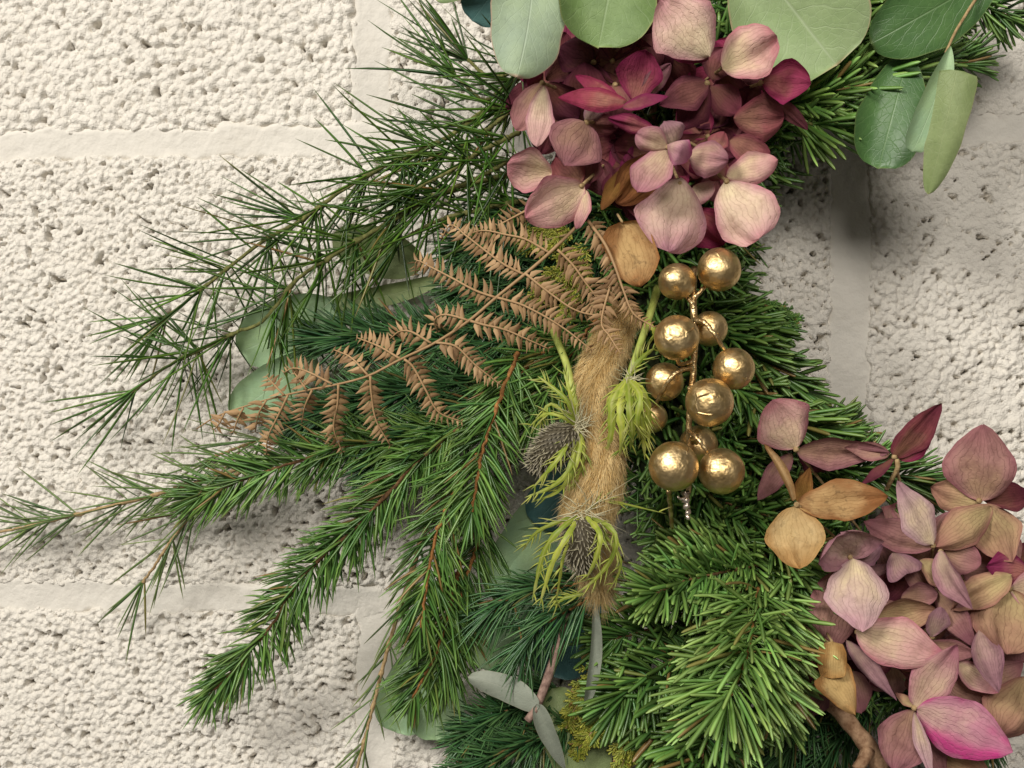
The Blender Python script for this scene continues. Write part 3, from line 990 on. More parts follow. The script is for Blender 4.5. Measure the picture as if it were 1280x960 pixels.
conifer('fir_branch', 'fir branch fanning right from behind the gold berries over the bare wall', 'fir branch', 'fir branches',
        [[(880, 400, 0.060), (915, 425, 0.064), (950, 450, 0.064), (985, 480, 0.060), (1010, 505, 0.056)],
         [(890, 470, 0.062), (930, 490, 0.068), (970, 520, 0.070), (1020, 540, 0.066), (1045, 560, 0.060)],
         [(880, 390, 0.050), (920, 400, 0.054), (950, 410, 0.054)]],
        M['fir_dark'], M['bark_green'], seed=46, stem_r=2.4, per_px=1.0, ang=(22, 58), flat=0.3, **FI)
conifer('fir_branch', 'slim fir tip curling over the wall between the two mauve florets', 'fir branch', 'fir branches',
        [[(1000, 590, 0.055), (1050, 585, 0.060), (1100, 590, 0.060), (1150, 606, 0.052)],
         [(980, 545, 0.050), (1015, 545, 0.052), (1050, 545, 0.048)]],
        M['fir_dark'], M['bark_green'], seed=47, stem_r=2.2, per_px=1.4, ang=(30, 66), flat=0.35, ln=(40, 58), width=3.6, thick=2.0, prof='blunt')
conifer('fir_branch', 'fir sprig filling the gap between gold berries and golden petals', 'fir branch', 'fir branches',
        [[(860, 600, 0.060), (900, 625, 0.066), (940, 640, 0.070), (975, 650, 0.070)],
         [(850, 640, 0.058), (890, 660, 0.064), (930, 670, 0.068)],
         [(900, 540, 0.056), (930, 570, 0.062), (955, 610, 0.064)],
         [(830, 620, 0.056), (850, 660, 0.060), (840, 690, 0.062)]],
        M['fir_dark'], M['bark_brown'], seed=48, stem_r=2.4, per_px=1.0, ang=(35, 70), flat=0.2, **FI)
conifer('fir_branch', 'fir branch right of the upper hydrangea with drooping blunt needles', 'fir branch', 'fir branches',
        [[(975, 130, 0.062), (1010, 125, 0.068), (1050, 110, 0.070), (1100, 95, 0.068), (1150, 85, 0.062)],
         [(985, 150, 0.060), (1015, 155, 0.064), (1050, 155, 0.064)],
         [(1010, 60, 0.060), (1060, 55, 0.064), (1110, 55, 0.062)]],
        M['fir'], M['bark_green'], seed=49, stem_r=2.2, per_px=0.9, ang=(22, 60), flat=0.2, ln=(44, 66), width=5.6, thick=2.6, prof='blunt')
conifer('fir_branch', 'dark fir tips crossing the top right corner of the picture', 'fir branch', 'fir branches',
        [[(1190, -10, 0.050), (1225, 5, 0.048), (1262, 20, 0.044)],
         [(1150, 75, 0.050), (1185, 80, 0.048), (1215, 75, 0.042)],
         [(1080, 10, 0.045), (1130, 15, 0.045), (1180, 30, 0.042)]],
        M['fir_dark'], M['bark_green'], seed=50, stem_r=2.0, per_px=1.0, ang=(30, 70), flat=0.2, ln=(34, 52), width=3.6, thick=2.0, prof='blunt')
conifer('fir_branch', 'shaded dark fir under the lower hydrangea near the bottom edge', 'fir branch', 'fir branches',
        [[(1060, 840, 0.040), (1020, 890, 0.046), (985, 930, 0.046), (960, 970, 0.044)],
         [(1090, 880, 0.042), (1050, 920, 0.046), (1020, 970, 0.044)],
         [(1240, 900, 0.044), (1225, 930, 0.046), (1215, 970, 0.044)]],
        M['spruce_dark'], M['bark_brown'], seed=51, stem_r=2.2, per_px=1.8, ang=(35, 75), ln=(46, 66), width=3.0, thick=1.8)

# ------------------------------------------------------------------ arborvitae sprays (scale leaves)
def arborvitae(label, stems, mat, seed):
    root = thing('arborvitae_sprig', label, 'arborvitae', P(*stems[0][0]), 'arborvitae sprigs')
    r = np.random.default_rng(seed)
    for tw in stems:
        path = px_path(tw, 24)
        t, s, f = frame(path)
        gs, gg = Geo(), Geo()
        gs.tube(path, np.linspace(PX(1.6), PX(0.8), 24), 6)
        st = gs.build('twig', M['bark_tan'], root, at(root))
        for k in range(2, 24, 2):
            for sg in (-1, 1):
                d = unit(t[k] * 0.75 + s[k] * sg * r.uniform(0.4, 0.9) + f[k] * r.uniform(-0.3, 0.5))
                ln = PX(r.uniform(16, 30)) * (1.1 - k / 30)
                sub = path[k] + d * np.linspace(0, ln, 9)[:, None] + t[k] * (np.linspace(0, 1, 9) ** 2)[:, None] * ln * 0.3
                tt = tangents(sub)
                sid = unit(np.cross(tt, f[k]))
                for g2 in (-1, 0, 1):
                    gg.needles(sub, unit(tt + sid * g2 * 0.75 + r.normal(0, 0.12, tt.shape)), PX(1) * r.uniform(5, 9, 9), PX(3.0), PX(2.0), None, 'blunt', seg=2, face=f[k])
        gg.build('scale_leaves', mat, st, at(root), kind='stuff')
    return root


arborvitae('yellowish arborvitae sprig at the bottom edge beside the thin silver leaf',
           [[(770, 830, 0.055), (745, 850, 0.058), (722, 880, 0.058), (705, 915, 0.054)], [(790, 870, 0.055), (765, 890, 0.060), (740, 915, 0.060), (720, 940, 0.056)],
            [(800, 890, 0.055), (790, 920, 0.060), (775, 965, 0.060)], [(830, 900, 0.055), (815, 930, 0.060), (805, 975, 0.060)]], M['cedar'], 61)
arborvitae('small lime arborvitae sprig glimpsed between the fern leaflets below the hydrangea',
           [[(735, 300, 0.058), (715, 330, 0.062), (695, 350, 0.064), (672, 372, 0.062)], [(740, 330, 0.058), (718, 362, 0.062), (708, 392, 0.062)],
            [(720, 290, 0.056), (690, 298, 0.060), (655, 305, 0.058)]], M['cedar'], 62)
arborvitae('thin arborvitae tips on the wall right of the upper gold berries',
           [[(930, 385, 0.040), (960, 392, 0.040), (990, 402, 0.036)], [(935, 400, 0.038), (965, 410, 0.036), (985, 420, 0.034)]], M['spruce'], 63)

# ------------------------------------------------------------------ eucalyptus
def sprig(label, stem, leaves, bark='bark_tan', name='eucalyptus_sprig', cat='eucalyptus', stem_r=2.2, group='eucalyptus sprigs'):
    root = thing(name, label, cat, P(*stem[0]), group)
    gs = Geo()
    gs.tube(px_path(stem, 20), np.linspace(PX(stem_r), PX(stem_r * 0.7), 20), 8)
    gs.build('stem', M[bark], root, at(root))
    for k, lf in enumerate(leaves):
        (bx, by, bd), (tx, ty, td), w, mat = lf[:4]
        kw = dict(prof=(0.5, 0.45), cup=0.10, bend=0.04, ripple=0.045, wild=0.045, roll_edge=(0.12, -0.08), nu=27, nv=15, seed=int(bx * 3 + ty))
        kw.update(lf[4] if len(lf) > 4 else {})
        o = add_blade('leaf', M[mat], root, root, P(bx, by, bd), P(tx, ty, td), PX(w, (bd + td) / 2), **kw)
    return root


sprig('pale eucalyptus sprig hanging over the upper left of the top hydrangea', [(600, -70, 0.085), (690, -60, 0.105), (760, -80, 0.11), (830, -75, 0.11)],
      [((668, -62, 0.112), (646, 97, 0.120), 100, 'leaf_pale', dict(prof=(0.46, 0.50), wild=0.075, cup=-0.06, side=-0.03, ripple=0.045)),
       ((775, -78, 0.105), (748, 60, 0.108), 122, 'leaf_green', dict(prof=(0.5, 0.36), cup=0.10)),
       ((655, -60, 0.075), (590, 26, 0.066), 70, 'leaf_teal', dict(prof=(0.5, 0.4))),
       ((640, -40, 0.085), (545, 0, 0.07), 24, 'leaf_lime', {})])
sprig('broad pale green eucalyptus leaves at the top edge above the rose petals', [(860, -80, 0.10), (930, -62, 0.108), (1010, -80, 0.11)],
      [((938, -58, 0.086), (1046, 82, 0.086), 158, 'leaf_lime', dict(prof=(0.5, 0.34), cup=0.06, ripple=0.04, bend=0.03))])
sprig('deep green eucalyptus sprig at the top right with a folded hanging leaf', [(1300, -60, 0.075), (1240, -25, 0.082), (1200, 30, 0.088), (1182, 66, 0.09)],
      [((1250, -35, 0.082), (1088, 55, 0.084), 92, 'leaf_deep', dict(prof=(0.6, 0.5), cup=0.05, bend=0.04)),
       ((1135, 70, 0.074), (1098, 211, 0.078), 82, 'leaf_deep', dict(prof=(0.6, 0.36), cup=0.12)),
       ((1196, 88, 0.100), (1160, 243, 0.090), 50, 'leaf_olive', dict(prof=(0.10, 0.50), cup=-0.14, side=-0.02, roll=0.2, ripple=0.03)),
       ((1188, 58, 0.097), (1140, 190, 0.092), 42, 'leaf_mint', dict(prof=(0.75, 0.34), roll=-0.3, side=-0.02))])
sprig('soft mint eucalyptus leaves glimpsed behind the pine needles and fern on the left', [(560, 340, 0.026), (480, 370, 0.024), (400, 400, 0.022), (340, 440, 0.02)],
      [((430, 385, 0.034), (300, 440, 0.026), 84, 'leaf_mint', dict(prof=(0.5, 0.45), cup=0.05)),
       ((395, 445, 0.030), (290, 520, 0.022), 60, 'leaf_mint', dict(prof=(0.5, 0.45), cup=0.05)),
       ((530, 330, 0.034), (415, 300, 0.030), 62, 'leaf_olive', dict(prof=(0.5, 0.5), cup=0.1)),
       ((560, 345, 0.040), (395, 378, 0.032), 26, 'leaf_olive', dict(prof=(0.5, 0.5), cup=0.2, side=-0.05)),
       ((570, 350, 0.036), (600, 410, 0.034), 40, 'leaf_mint', dict(prof=(0.5, 0.5)))])
sprig('shaded bluish eucalyptus leaves in the hollow left of the lower thistle', [(740, 560, 0.030), (720, 650, 0.030), (690, 740, 0.028), (670, 820, 0.026)],
      [((735, 590, 0.036), (620, 740, 0.026), 84, 'leaf_mint', dict(prof=(0.5, 0.45), cup=0.08)),
       ((740, 580, 0.040), (668, 655, 0.038), 66, 'leaf_teal', dict(prof=(0.5, 0.4))),
       ((700, 660, 0.034), (600, 720, 0.024), 50, 'leaf_mint', {}),
       ((730, 730, 0.034), (690, 845, 0.028), 92, 'leaf_teal', dict(prof=(0.5, 0.4))),
       ((690, 720, 0.028), (600, 835, 0.020), 84, 'leaf_mint', dict(prof=(0.5, 0.4)))])
sprig('round mint eucalyptus leaf behind the lowest hanging spruce needles', [(560, 760, 0.022), (540, 800, 0.022)],
      [((545, 800, 0.024), (495, 915, 0.018), 80, 'leaf_mint', dict(prof=(0.5, 0.4), cup=0.08)),
       ((545, 830, 0.022), (545, 925, 0.018), 70, 'leaf_mint', dict(prof=(0.5, 0.4), cup=0.08))])
sprig('olive green eucalyptus leaf at the bottom edge behind the silver leaf', [(770, 860, 0.046), (720, 900, 0.048)],
      [((690, 860, 0.052), (745, 985, 0.052), 80, 'leaf_olive', dict(prof=(0.5, 0.45))), ])

# ------------------------------------------------------------------ silver leaved twig
root = sprig('cut greyish twig with two narrow silver leaves near the bottom edge', [(712, 752, 0.070), (700, 800, 0.072), (684, 850, 0.074), (670, 885, 0.076), (659, 901, 0.077)],
             [((674, 884, 0.078), (585, 846, 0.070), 32, 'leaf_silver', dict(prof=(0.4, 0.45), cup=-0.15, ripple=0.08, side=0.05)),
              ((671, 880, 0.078), (707, 962, 0.070), 22, 'leaf_silver', dict(prof=(0.35, 0.8), cup=0.15, ripple=0.06, roll=0.3)),
              ((741, 740, 0.080), (733, 880, 0.076), 15, 'leaf_silver', dict(prof=(0.6, 0.35), cup=0.2, side=-0.06, ripple=0.06))],
             bark='bark_grey', name='silver_leaf_twig', cat='twig', stem_r=7.0, group=None)

# ------------------------------------------------------------------ brown fern
def pinna(geo, pts, d0, d1, size=(20, 10), gap=5.9, seed=0, curl=0.0):
    r = np.random.default_rng(seed)
    m = len(pts)
    dd = np.linspace(d0, d1, m) + curl * np.linspace(0, 1, m) ** 3
    length = sum(math.hypot(pts[k + 1][0] - pts[k][0], pts[k + 1][1] - pts[k][1]) for k in range(m - 1))
    n = max(4, int(length / gap))
    path = px_path([(x, y, d) for (x, y), d in zip(pts, dd)], n + 1)
    t, s, f = frame(path)
    geo.tube(path, np.linspace(PX(1.6), PX(0.8), n + 1), 6, c=(0.85, 0.5, 0))
    twist = r.uniform(-0.5, 0.5)
    for k in range(1, n + 1):
        L = PX(1) * np.interp(k / n, [0, 0.25, 0.7, 1.0], [size[0] * 0.85, size[0], size[0] * 0.8, size[1] * 0.5]) * r.uniform(0.85, 1.12)
        for sg in (-1, 1):
            if r.random() < 0.04:
                continue
            fw = r.uniform(0.35, 0.62)
            dn = r.uniform(-0.75, 0.05) + twist * sg
            d = unit(s[k] * sg + t[k] * fw + f[k] * dn)
            b = path[k] + s[k] * sg * PX(0.6)
            tip = b + d * L
            W = L * r.uniform(0.27, 0.40)
            V, uv = blade(b, tip, W, prof=(0.14, 0.95), wild=0.0, cup=r.uniform(-0.55, -0.2), bend=r.uniform(0.02, 0.14), roll=r.uniform(-0.6, 0.6) - 0.35 * sg, side=r.uniform(-0.12, 0.12), nu=5, nv=3, seed=int(r.integers(1e6)))
            c = np.zeros((V.shape[0] * V.shape[1], 3))
            c[:, 0] = np.clip(0.5 + r.normal(0, 0.35), 0, 1)
            c[:, 1] = uv[..., 1].ravel()
            geo.grid(V, c, uv)


def fern(label, rachis, pinnae, seed, group=None):
    rachis = [(x, y, d + 0.006) for x, y, d in rachis]
    pinnae = [(p, a + 0.006, b + 0.006, c) for p, a, b, c in pinnae]
    root = thing('fern_frond', label, 'fern', P(*rachis[0]), group)
    g1 = Geo()
    pp = px_path(rachis, 40)
    g1.tube(pp, np.linspace(PX(2.1), PX(0.9), 40), 7, c=(0.7, 0.5, 0))
    g1.build('rachis', M['fern'], root, at(root))
    for k, (pts, d0, d1, cl) in enumerate(pinnae):
        gp = Geo()
        pinna(gp, pts, d0, d1, seed=seed + k, curl=cl)
        gp.build('leaflet_row', M['fern'], root, at(root))
    return root


fern('dry brown fern frond spread from the hydrangea towards the lower left',
     [(724, 280, 0.098), (687, 316, 0.100), (657, 342, 0.101), (620, 372, 0.101), (586, 401, 0.100), (543, 429, 0.098), (501, 449, 0.095), (460, 470, 0.091), (419, 481, 0.086), (388, 487, 0.081), (360, 493, 0.076), (329, 501, 0.070), (274, 519, 0.060), (246, 536, 0.054)],
     [([(687, 316), (657, 299), (631, 293), (605, 288), (584, 293)], 0.100, 0.096, -0.01),
      ([(655, 343), (631, 331), (605, 312), (582, 294), (564, 281), (552, 298)], 0.101, 0.100, -0.012),
      ([(620, 372), (594, 363), (566, 348), (537, 333), (521, 326), (519, 343)], 0.101, 0.096, -0.012),
      ([(586, 401), (571, 396), (554, 393), (543, 400), (547, 415)], 0.100, 0.098, -0.01),
      ([(539, 429), (515, 415), (500, 414), (487, 424)], 0.098, 0.094, -0.006),
      ([(501, 449), (474, 433), (446, 422)], 0.095, 0.090, -0.006),
      ([(460, 469), (439, 447), (417, 437)], 0.091, 0.086, -0.005),
      ([(415, 480), (388, 466), (368, 460), (355, 466)], 0.086, 0.080, -0.006),
      ([(383, 487), (374, 474), (368, 466)], 0.081, 0.079, 0),
      ([(355, 494), (341, 479), (333, 470)], 0.076, 0.072, 0),
      ([(697, 312), (716, 331), (731, 352), (748, 376), (752, 398)], 0.100, 0.101, -0.006),
      ([(657, 342), (674, 356), (695, 372), (716, 386), (738, 393), (762, 392)], 0.102, 0.104, -0.004),
      ([(622, 372), (650, 380), (669, 389), (687, 399), (710, 414), (740, 438)], 0.102, 0.106, -0.004),
      ([(588, 401), (605, 406), (631, 412), (661, 425), (686, 436)], 0.101, 0.101, -0.006),
      ([(545, 428), (570, 433), (594, 456), (627, 482)], 0.099, 0.098, -0.006),
      ([(505, 449), (516, 458), (532, 487), (548, 515), (577, 527)], 0.096, 0.094, -0.006),
      ([(463, 470), (464, 491), (470, 525), (488, 557)], 0.092, 0.087, -0.006),
      ([(423, 481), (422, 504), (417, 535), (428, 565)], 0.087, 0.080, -0.006),
      ([(390, 488), (381, 508), (377, 529)], 0.082, 0.077, -0.004),
      ([(360, 494), (347, 521), (335, 546), (333, 568)], 0.077, 0.068, -0.006),
      ([(333, 500), (323, 518), (319, 540)], 0.072, 0.066, -0.004),
      ([(304, 510), (297, 524), (292, 540)], 0.067, 0.062, 0),
      ([(280, 517), (275, 528), (268, 537)], 0.062, 0.058, 0)], 300, 'brown ferns')
fern('small dry fern piece hanging below the hydrangea beside the ochre dried leaf',
     [(735, 276, 0.098), (755, 303, 0.104), (768, 331, 0.107), (779, 362, 0.109), (792, 392, 0.110), (818, 409, 0.110)],
     [([(735, 276), (755, 303), (768, 331), (779, 362), (792, 392), (818, 409)], 0.098, 0.111, 0),
      ([(768, 340), (752, 400), (762, 420), (776, 442)], 0.102, 0.110, 0)], 340, 'brown ferns')
fern('short dry fern piece tucked under the left edge of the upper hydrangea',
     [(668, 258, 0.088), (645, 270, 0.090), (622, 282, 0.090)], [([(668, 258), (645, 270), (622, 282)], 0.090, 0.091, 0)], 350, 'brown ferns')

# ------------------------------------------------------------------ fuzzy golden plume
pl = [(785, 385, 0.082), (766, 425, 0.092), (746, 470, 0.098), (740, 515, 0.102), (752, 560, 0.105), (744, 610, 0.106), (734, 655, 0.102), (746, 710, 0.098), (752, 740, 0.094)]
plume = thing('fuzzy_plume', 'fuzzy golden brown plume running down the middle behind the thistles', 'plume', P(*pl[0]))
pth = px_path(pl, 60)
wr = PX(1) * np.interp(np.linspace(0, 1, 60), [0, 0.12, 0.3, 0.42, 0.62, 0.82, 0.93, 1.0], [18, 25, 27, 22, 36, 31, 18, 5])
g = Geo()
g.tube(pth, wr * 0.80, 16)
g.build('core', M['plume_core'], plume, at(plume))
g = Geo()
nh = 17000
t, s, f = frame(pth)
k = rng.random(nh) * 58.9
i = k.astype(int)
w = (k - i)[:, None]
c0 = pth[i] * (1 - w) + pth[i + 1] * w
ph = rng.uniform(-0.5, math.pi + 0.5, nh)
rad = s[i] * np.cos(ph)[:, None] + f[i] * np.sin(ph)[:, None]
pos = c0 + rad * (wr[i] * 0.78)[:, None]
clump = np.sin(ph * 6 + i * 0.33)[:, None] * s[i] * 0.22
dr = unit(t[i] * 1.0 + rad * rng.uniform(0.08, 0.62, nh)[:, None] + clump + rng.normal(0, 0.12, (nh, 3)))
L = PX(1) * rng.uniform(10, 21, nh)
g.needles(pos, dr, L, PX(0.75), PX(0.5), -rad * 0.12 + rng.normal(0, 0.1, (nh, 3)), 'hair', seg=2, face=rad, rnd=np.clip(0.5 + 0.35 * np.sin(ph * 9 + i * 0.5) + rng.normal(0, 0.2, nh), 0, 1))
# long stray hairs at the ends
ne = 900
jj = np.r_[rng.integers(50, 60, ne // 2), rng.integers(0, 60, ne // 2)]
ph = rng.uniform(0, 2 * math.pi, ne)
rad = s[jj] * np.cos(ph)[:, None] + f[jj] * np.sin(ph)[:, None] * 0.7
dr = unit(t[jj] + rad * rng.uniform(0.1, 0.9, ne)[:, None])
g.needles(pth[jj] + rad * (wr[jj] * 0.6)[:, None], dr, PX(1) * rng.uniform(22, 40, ne), PX(0.7), PX(0.5), rng.normal(0, 0.12, (ne, 3)), 'hair', seg=3, face=(0, -1, 0))
g.build('hairs', M['hair'], plume, at(plume), kind='stuff')

# ------------------------------------------------------------------ thistles
def bract(geo, pts, width, spines, seed, spine_len=(9, 17)):
    """narrow toothed bract: keel and blade with pale spines off both edges"""
    r = np.random.default_rng(seed)
    n = 14
    p = px_path(pts, n)
    t, s, f = frame(p)
    wv = PX(width * 0.66) * np.interp(np.linspace(0, 1, n), [0, 0.2, 0.6, 0.9, 1], [0.55, 1.0, 0.9, 0.4, 0.06]) * (1 + 0.22 * np.sin(np.arange(n) * 2.6 + seed))
    roll = r.uniform(-0.6, 0.6)
    b = s * math.cos(roll) + f * math.sin(roll)
    nn = f * math.cos(roll) - s * math.sin(roll)
    V = np.stack([p - b * wv[:, None] / 2, p - b * wv[:, None] / 4 + nn * wv[:, None] * 0.1, p + nn * wv[:, None] * 0.16, p + b * wv[:, None] / 4 + nn * wv[:, None] * 0.1, p + b * wv[:, None] / 2], 1)
    c = np.zeros((n, 5, 3))
    c[..., 0] = np.clip(r.normal(0.5, 0.3), 0, 1)
    c[:, 2, 2] = 0.55
    c[:, (0, 4), 2] = 0.25
    c[-3:, :, 2] = 0.6
    geo.grid(V, c.reshape(-1, 3))
    k = r.integers(2, n - 1, spines)
    sg = r.choice([-1, 1], spines)
    base = p[k] + b[k] * (sg * wv[k] * 0.42)[:, None]
    dr = unit(t[k] * 0.9 + b[k] * (sg * r.uniform(0.4, 1.0, spines))[:, None] + f[k] * r.uniform(-0.1, 0.6, spines)[:, None])
    rn = np.clip(r.normal(0.5, 0.3, spines), 0, 1)
    m = len(geo.c)
    geo.needles(base, dr, PX(1) * r.uniform(*spine_len, spines), PX(2.3), PX(1.2), t[k] * 0.25, 'hair', seg=3, face=f[k], rnd=rn)
    cc = geo.c[-1].copy()
    cc[:, 2] = np.clip(cc[:, 1] * 1.1, 0, 1)
    geo.c[-1] = cc


def thistle(label, stem, cone, bracts, seed, rays=None):
    root = thing('sea_holly_thistle', label, 'thistle', P(*stem[0]), 'sea holly thistles')
    r = np.random.default_rng(seed)
    g1 = Geo()
    g1.tube(px_path(stem, 20), np.linspace(PX(4.8), PX(3.8), 20), 8)
    g1.build('stem', M['green_stem'], root, at(root))
    if cone:
        (bx, by, bd), (tx, ty, td), w = cone
        b, e = P(bx, by, bd), P(tx, ty, td)
        ax = unit(e - b)
        L = np.linalg.norm(e - b)
        u = unit(np.cross(ax, [0.2, -1, 0.1]))
        v = np.cross(ax, u)
        R = PX(w / 2, bd)
        g2 = Geo()
        ss = np.linspace(0.02, 0.98, 14)
        pr = np.sin(np.pi * ss ** 0.8) ** 0.6
        g2.tube(b + ax * (ss * L)[:, None], R * 0.86 * pr, 14, c=(0.5, 0.05, 0))
        n = 340
        kk = (np.arange(n) + 0.5) / n
        an = np.arange(n) * 2.39996
        rr = R * 0.82 * np.sin(np.pi * kk ** 0.8) ** 0.6
        rd = u * np.cos(an)[:, None] + v * np.sin(an)[:, None]
        pos = b + ax * (kk * L)[:, None] + rd * rr[:, None]
        dr = unit(rd * 0.9 + ax * (0.25 + 0.9 * kk ** 2)[:, None] + r.normal(0, 0.1, (n, 3)))
        g2.needles(pos, dr, PX(1) * r.uniform(4.5, 7.5, n), PX(2.9), PX(2.6), ax * 0.2 + r.normal(0, 0.12, (n, 3)), 'hair', seg=2, face=ax)
        cone_obj = g2.build('cone', M['cone'], root, at(root))
        g5 = Geo()
        kk2 = r.integers(0, n, 90)
        g5.needles(pos[kk2], unit(rd[kk2] + ax * 0.5 + r.normal(0, 0.4, (90, 3))), PX(1) * r.uniform(9, 20, 90), PX(1.0), PX(0.8), r.normal(0, 0.2, (90, 3)), 'hair', seg=3)
        g5.build('bristles', M['spine'], cone_obj, at(root), kind='stuff')
    for k, bc in enumerate(bracts):
        pts, wd = bc[:2]
        g3 = Geo()
        bract(g3, pts, wd, bc[2] if len(bc) > 2 else 12, seed * 10 + k, bc[3] if len(bc) > 3 else (9, 17))
        g3.build('bract', M['bract'], root, at(root))
    if rays:
        (x, y, d), n, lo, hi = rays
        g4 = Geo()
        c = P(x, y, d)
        ph = r.uniform(0, 2 * math.pi, n)
        dr = unit(np.stack([np.cos(ph), -r.uniform(-0.3, 0.9, n), np.sin(ph)], 1) + r.normal(0, 0.2, (n, 3)))
        c = c + r.normal(0, PX(3.5), (n, 3))
        g4.needles(c + dr * PX(2), dr, PX(1) * r.uniform(lo, hi, n), PX(1.25), PX(0.9), r.normal(0, 0.28, (n, 3)), 'hair', seg=4)
        g4.build('spines', M['spine'], root, at(root), kind='stuff')
    return root


D1 = 0.112
thistle('spiky sea holly thistle with grey cone facing left over the fuzzy plume',
        [(688, 405, 0.080), (708, 455, 0.098), (718, 500, 0.106), (722, 530, 0.110)], ((718, 535, 0.114), (664, 584, 0.112), 50),
        [([(722, 532, D1), (700, 570, 0.122), (682, 592, 0.120), (664, 612, 0.114)], 9),
         ([(724, 535, D1), (712, 585, 0.120), (690, 608, 0.118), (656, 622, 0.112)], 9, 16),
         ([(726, 535, D1), (722, 575, 0.118), (700, 612, 0.116), (664, 628, 0.110)], 8, 16),
         ([(722, 530, D1), (708, 500, 0.118), (688, 482, 0.116), (672, 470, 0.112)], 8, 14),
         ([(722, 528, D1), (712, 490, 0.116), (704, 462, 0.114)], 7),
         ([(720, 532, D1), (700, 520, 0.118), (680, 518, 0.114), (660, 535, 0.108)], 6),
         ([(726, 535, D1), (730, 570, 0.116), (722, 596, 0.114), (712, 616, 0.112)], 6, 12),
         ([(722, 530, D1), (690, 505, 0.112), (678, 520, 0.112), (674, 545, 0.108)], 6)], 71, ((724, 532, 0.113), 48, 12, 38))
thistle('hanging sea holly thistle with drooping lime bracts at the lower end of the plume',
        [(735, 560, 0.090), (732, 600, 0.104), (728, 640, 0.110)], ((724, 648, 0.116), (728, 716, 0.114), 52),
        [([(722, 645, 0.114), (700, 662, 0.122), (680, 690, 0.118), (665, 752, 0.108)], 10),
         ([(724, 645, 0.114), (708, 672, 0.126), (690, 705, 0.122), (674, 758, 0.112)], 10),
         ([(732, 645, 0.114), (750, 668, 0.128), (744, 700, 0.126), (732, 725, 0.118)], 10),
         ([(736, 645, 0.114), (768, 665, 0.124), (766, 695, 0.122), (744, 724, 0.116), (720, 742, 0.110)], 9),
         ([(738, 648, 0.112), (772, 690, 0.116), (774, 715, 0.114), (758, 742, 0.108)], 6),
         ([(722, 645, 0.112), (690, 655, 0.116), (668, 668, 0.112), (652, 690, 0.106)], 7),
         ([(730, 742, 0.106), (705, 748, 0.106), (694, 758, 0.104)], 7),
         ([(736, 640, 0.114), (752, 625, 0.116), (772, 628, 0.112), (832, 642, 0.106)], 4, 6),
         ([(726, 645, 0.114), (706, 690, 0.122), (700, 722, 0.118), (694, 760, 0.110)], 6)], 72, ((730, 640, 0.114), 62, 14, 54))
thistle('leafy green sea holly stalk with feathery drooping leaves beside the gold berries',
        [(822, 360, 0.082), (812, 395, 0.100), (797, 440, 0.110), (785, 474, 0.114)], None,
        [([(783, 474, 0.115), (766, 500, 0.122), (764, 540, 0.120), (758, 566, 0.112)], 15, 16),
         ([(784, 474, 0.115), (775, 510, 0.126), (778, 545, 0.124), (774, 570, 0.116)], 14, 20),
         ([(785, 474, 0.115), (787, 505, 0.128), (790, 540, 0.126), (788, 562, 0.118)], 14, 20),
         ([(786, 474, 0.115), (797, 500, 0.126), (803, 530, 0.124), (806, 575, 0.114)], 14, 20),
         ([(786, 474, 0.115), (802, 488, 0.122), (810, 510, 0.120), (811, 560, 0.112)], 12, 20),
         ([(785, 474, 0.114), (792, 460, 0.114), (805, 445, 0.112), (820, 434, 0.108)], 10, 12),
         ([(783, 474, 0.114), (762, 498, 0.114), (758, 520, 0.112)], 8, 10),
         ([(786, 474, 0.115), (800, 495, 0.128), (796, 525, 0.128), (800, 550, 0.120)], 12, 20),
         ([(806, 400, 0.104), (816, 410, 0.106), (818, 424, 0.104)], 8, 6)], 73, ((785, 473, 0.115), 40, 10, 22))

# ------------------------------------------------------------------ gold berry spray
berry_root = thing('gold_berry_spray', 'spray of crumpled gold foil berries hanging below the upper hydrangea', 'berry spray', P(868, 330, 0.09))


def berry(x, y, r, d, seed):
    rr = np.random.default_rng(seed)
    c = P(x, y, d)
    R = PX(r, d)
    nu, nv = 30, 20
    th_ = np.linspace(0, 2 * math.pi, nu + 1)
    phv = np.linspace(0.001, math.pi - 0.001, nv)
    T, Q = np.meshgrid(th_, phv, indexing='xy')
    n = np.stack([np.cos(T) * np.sin(Q), np.sin(T) * np.sin(Q), np.cos(Q)], -1)
    k = rr.normal(0, 1, (7, 3)) * 3.2
    o = rr.uniform(0, 6.28, 7)
    h = sum(np.sin(n @ k[j] + o[j]) for j in range(7)) / 7
    dent = np.zeros_like(h)
    for q in range(5):
        a_ = unit(rr.normal(0, 1, 3) + np.array([0, -0.7, 0]))
        b_ = unit(np.cross(a_, rr.normal(0, 1, 3)))
        along, across = n @ b_, n @ np.cross(a_, b_)
        dent += np.exp(-(across / 0.05) ** 2 - (along / 0.35) ** 2) * (n @ a_ > 0) * rr.choice([-1, 0.7])
    h = R * (1 + 0.020 * h + 0.018 * dent)
    V = n * h[..., None]
    rot = Matrix.Rotation(rr.uniform(0, 6.28), 3, Vector(unit(rr.normal(0, 1, 3))))
    V = V @ np.array(rot).T + c
    gg = Geo()
    gg.grid(V)
    return gg.build('berry', M['gold'], berry_root, at(berry_root))


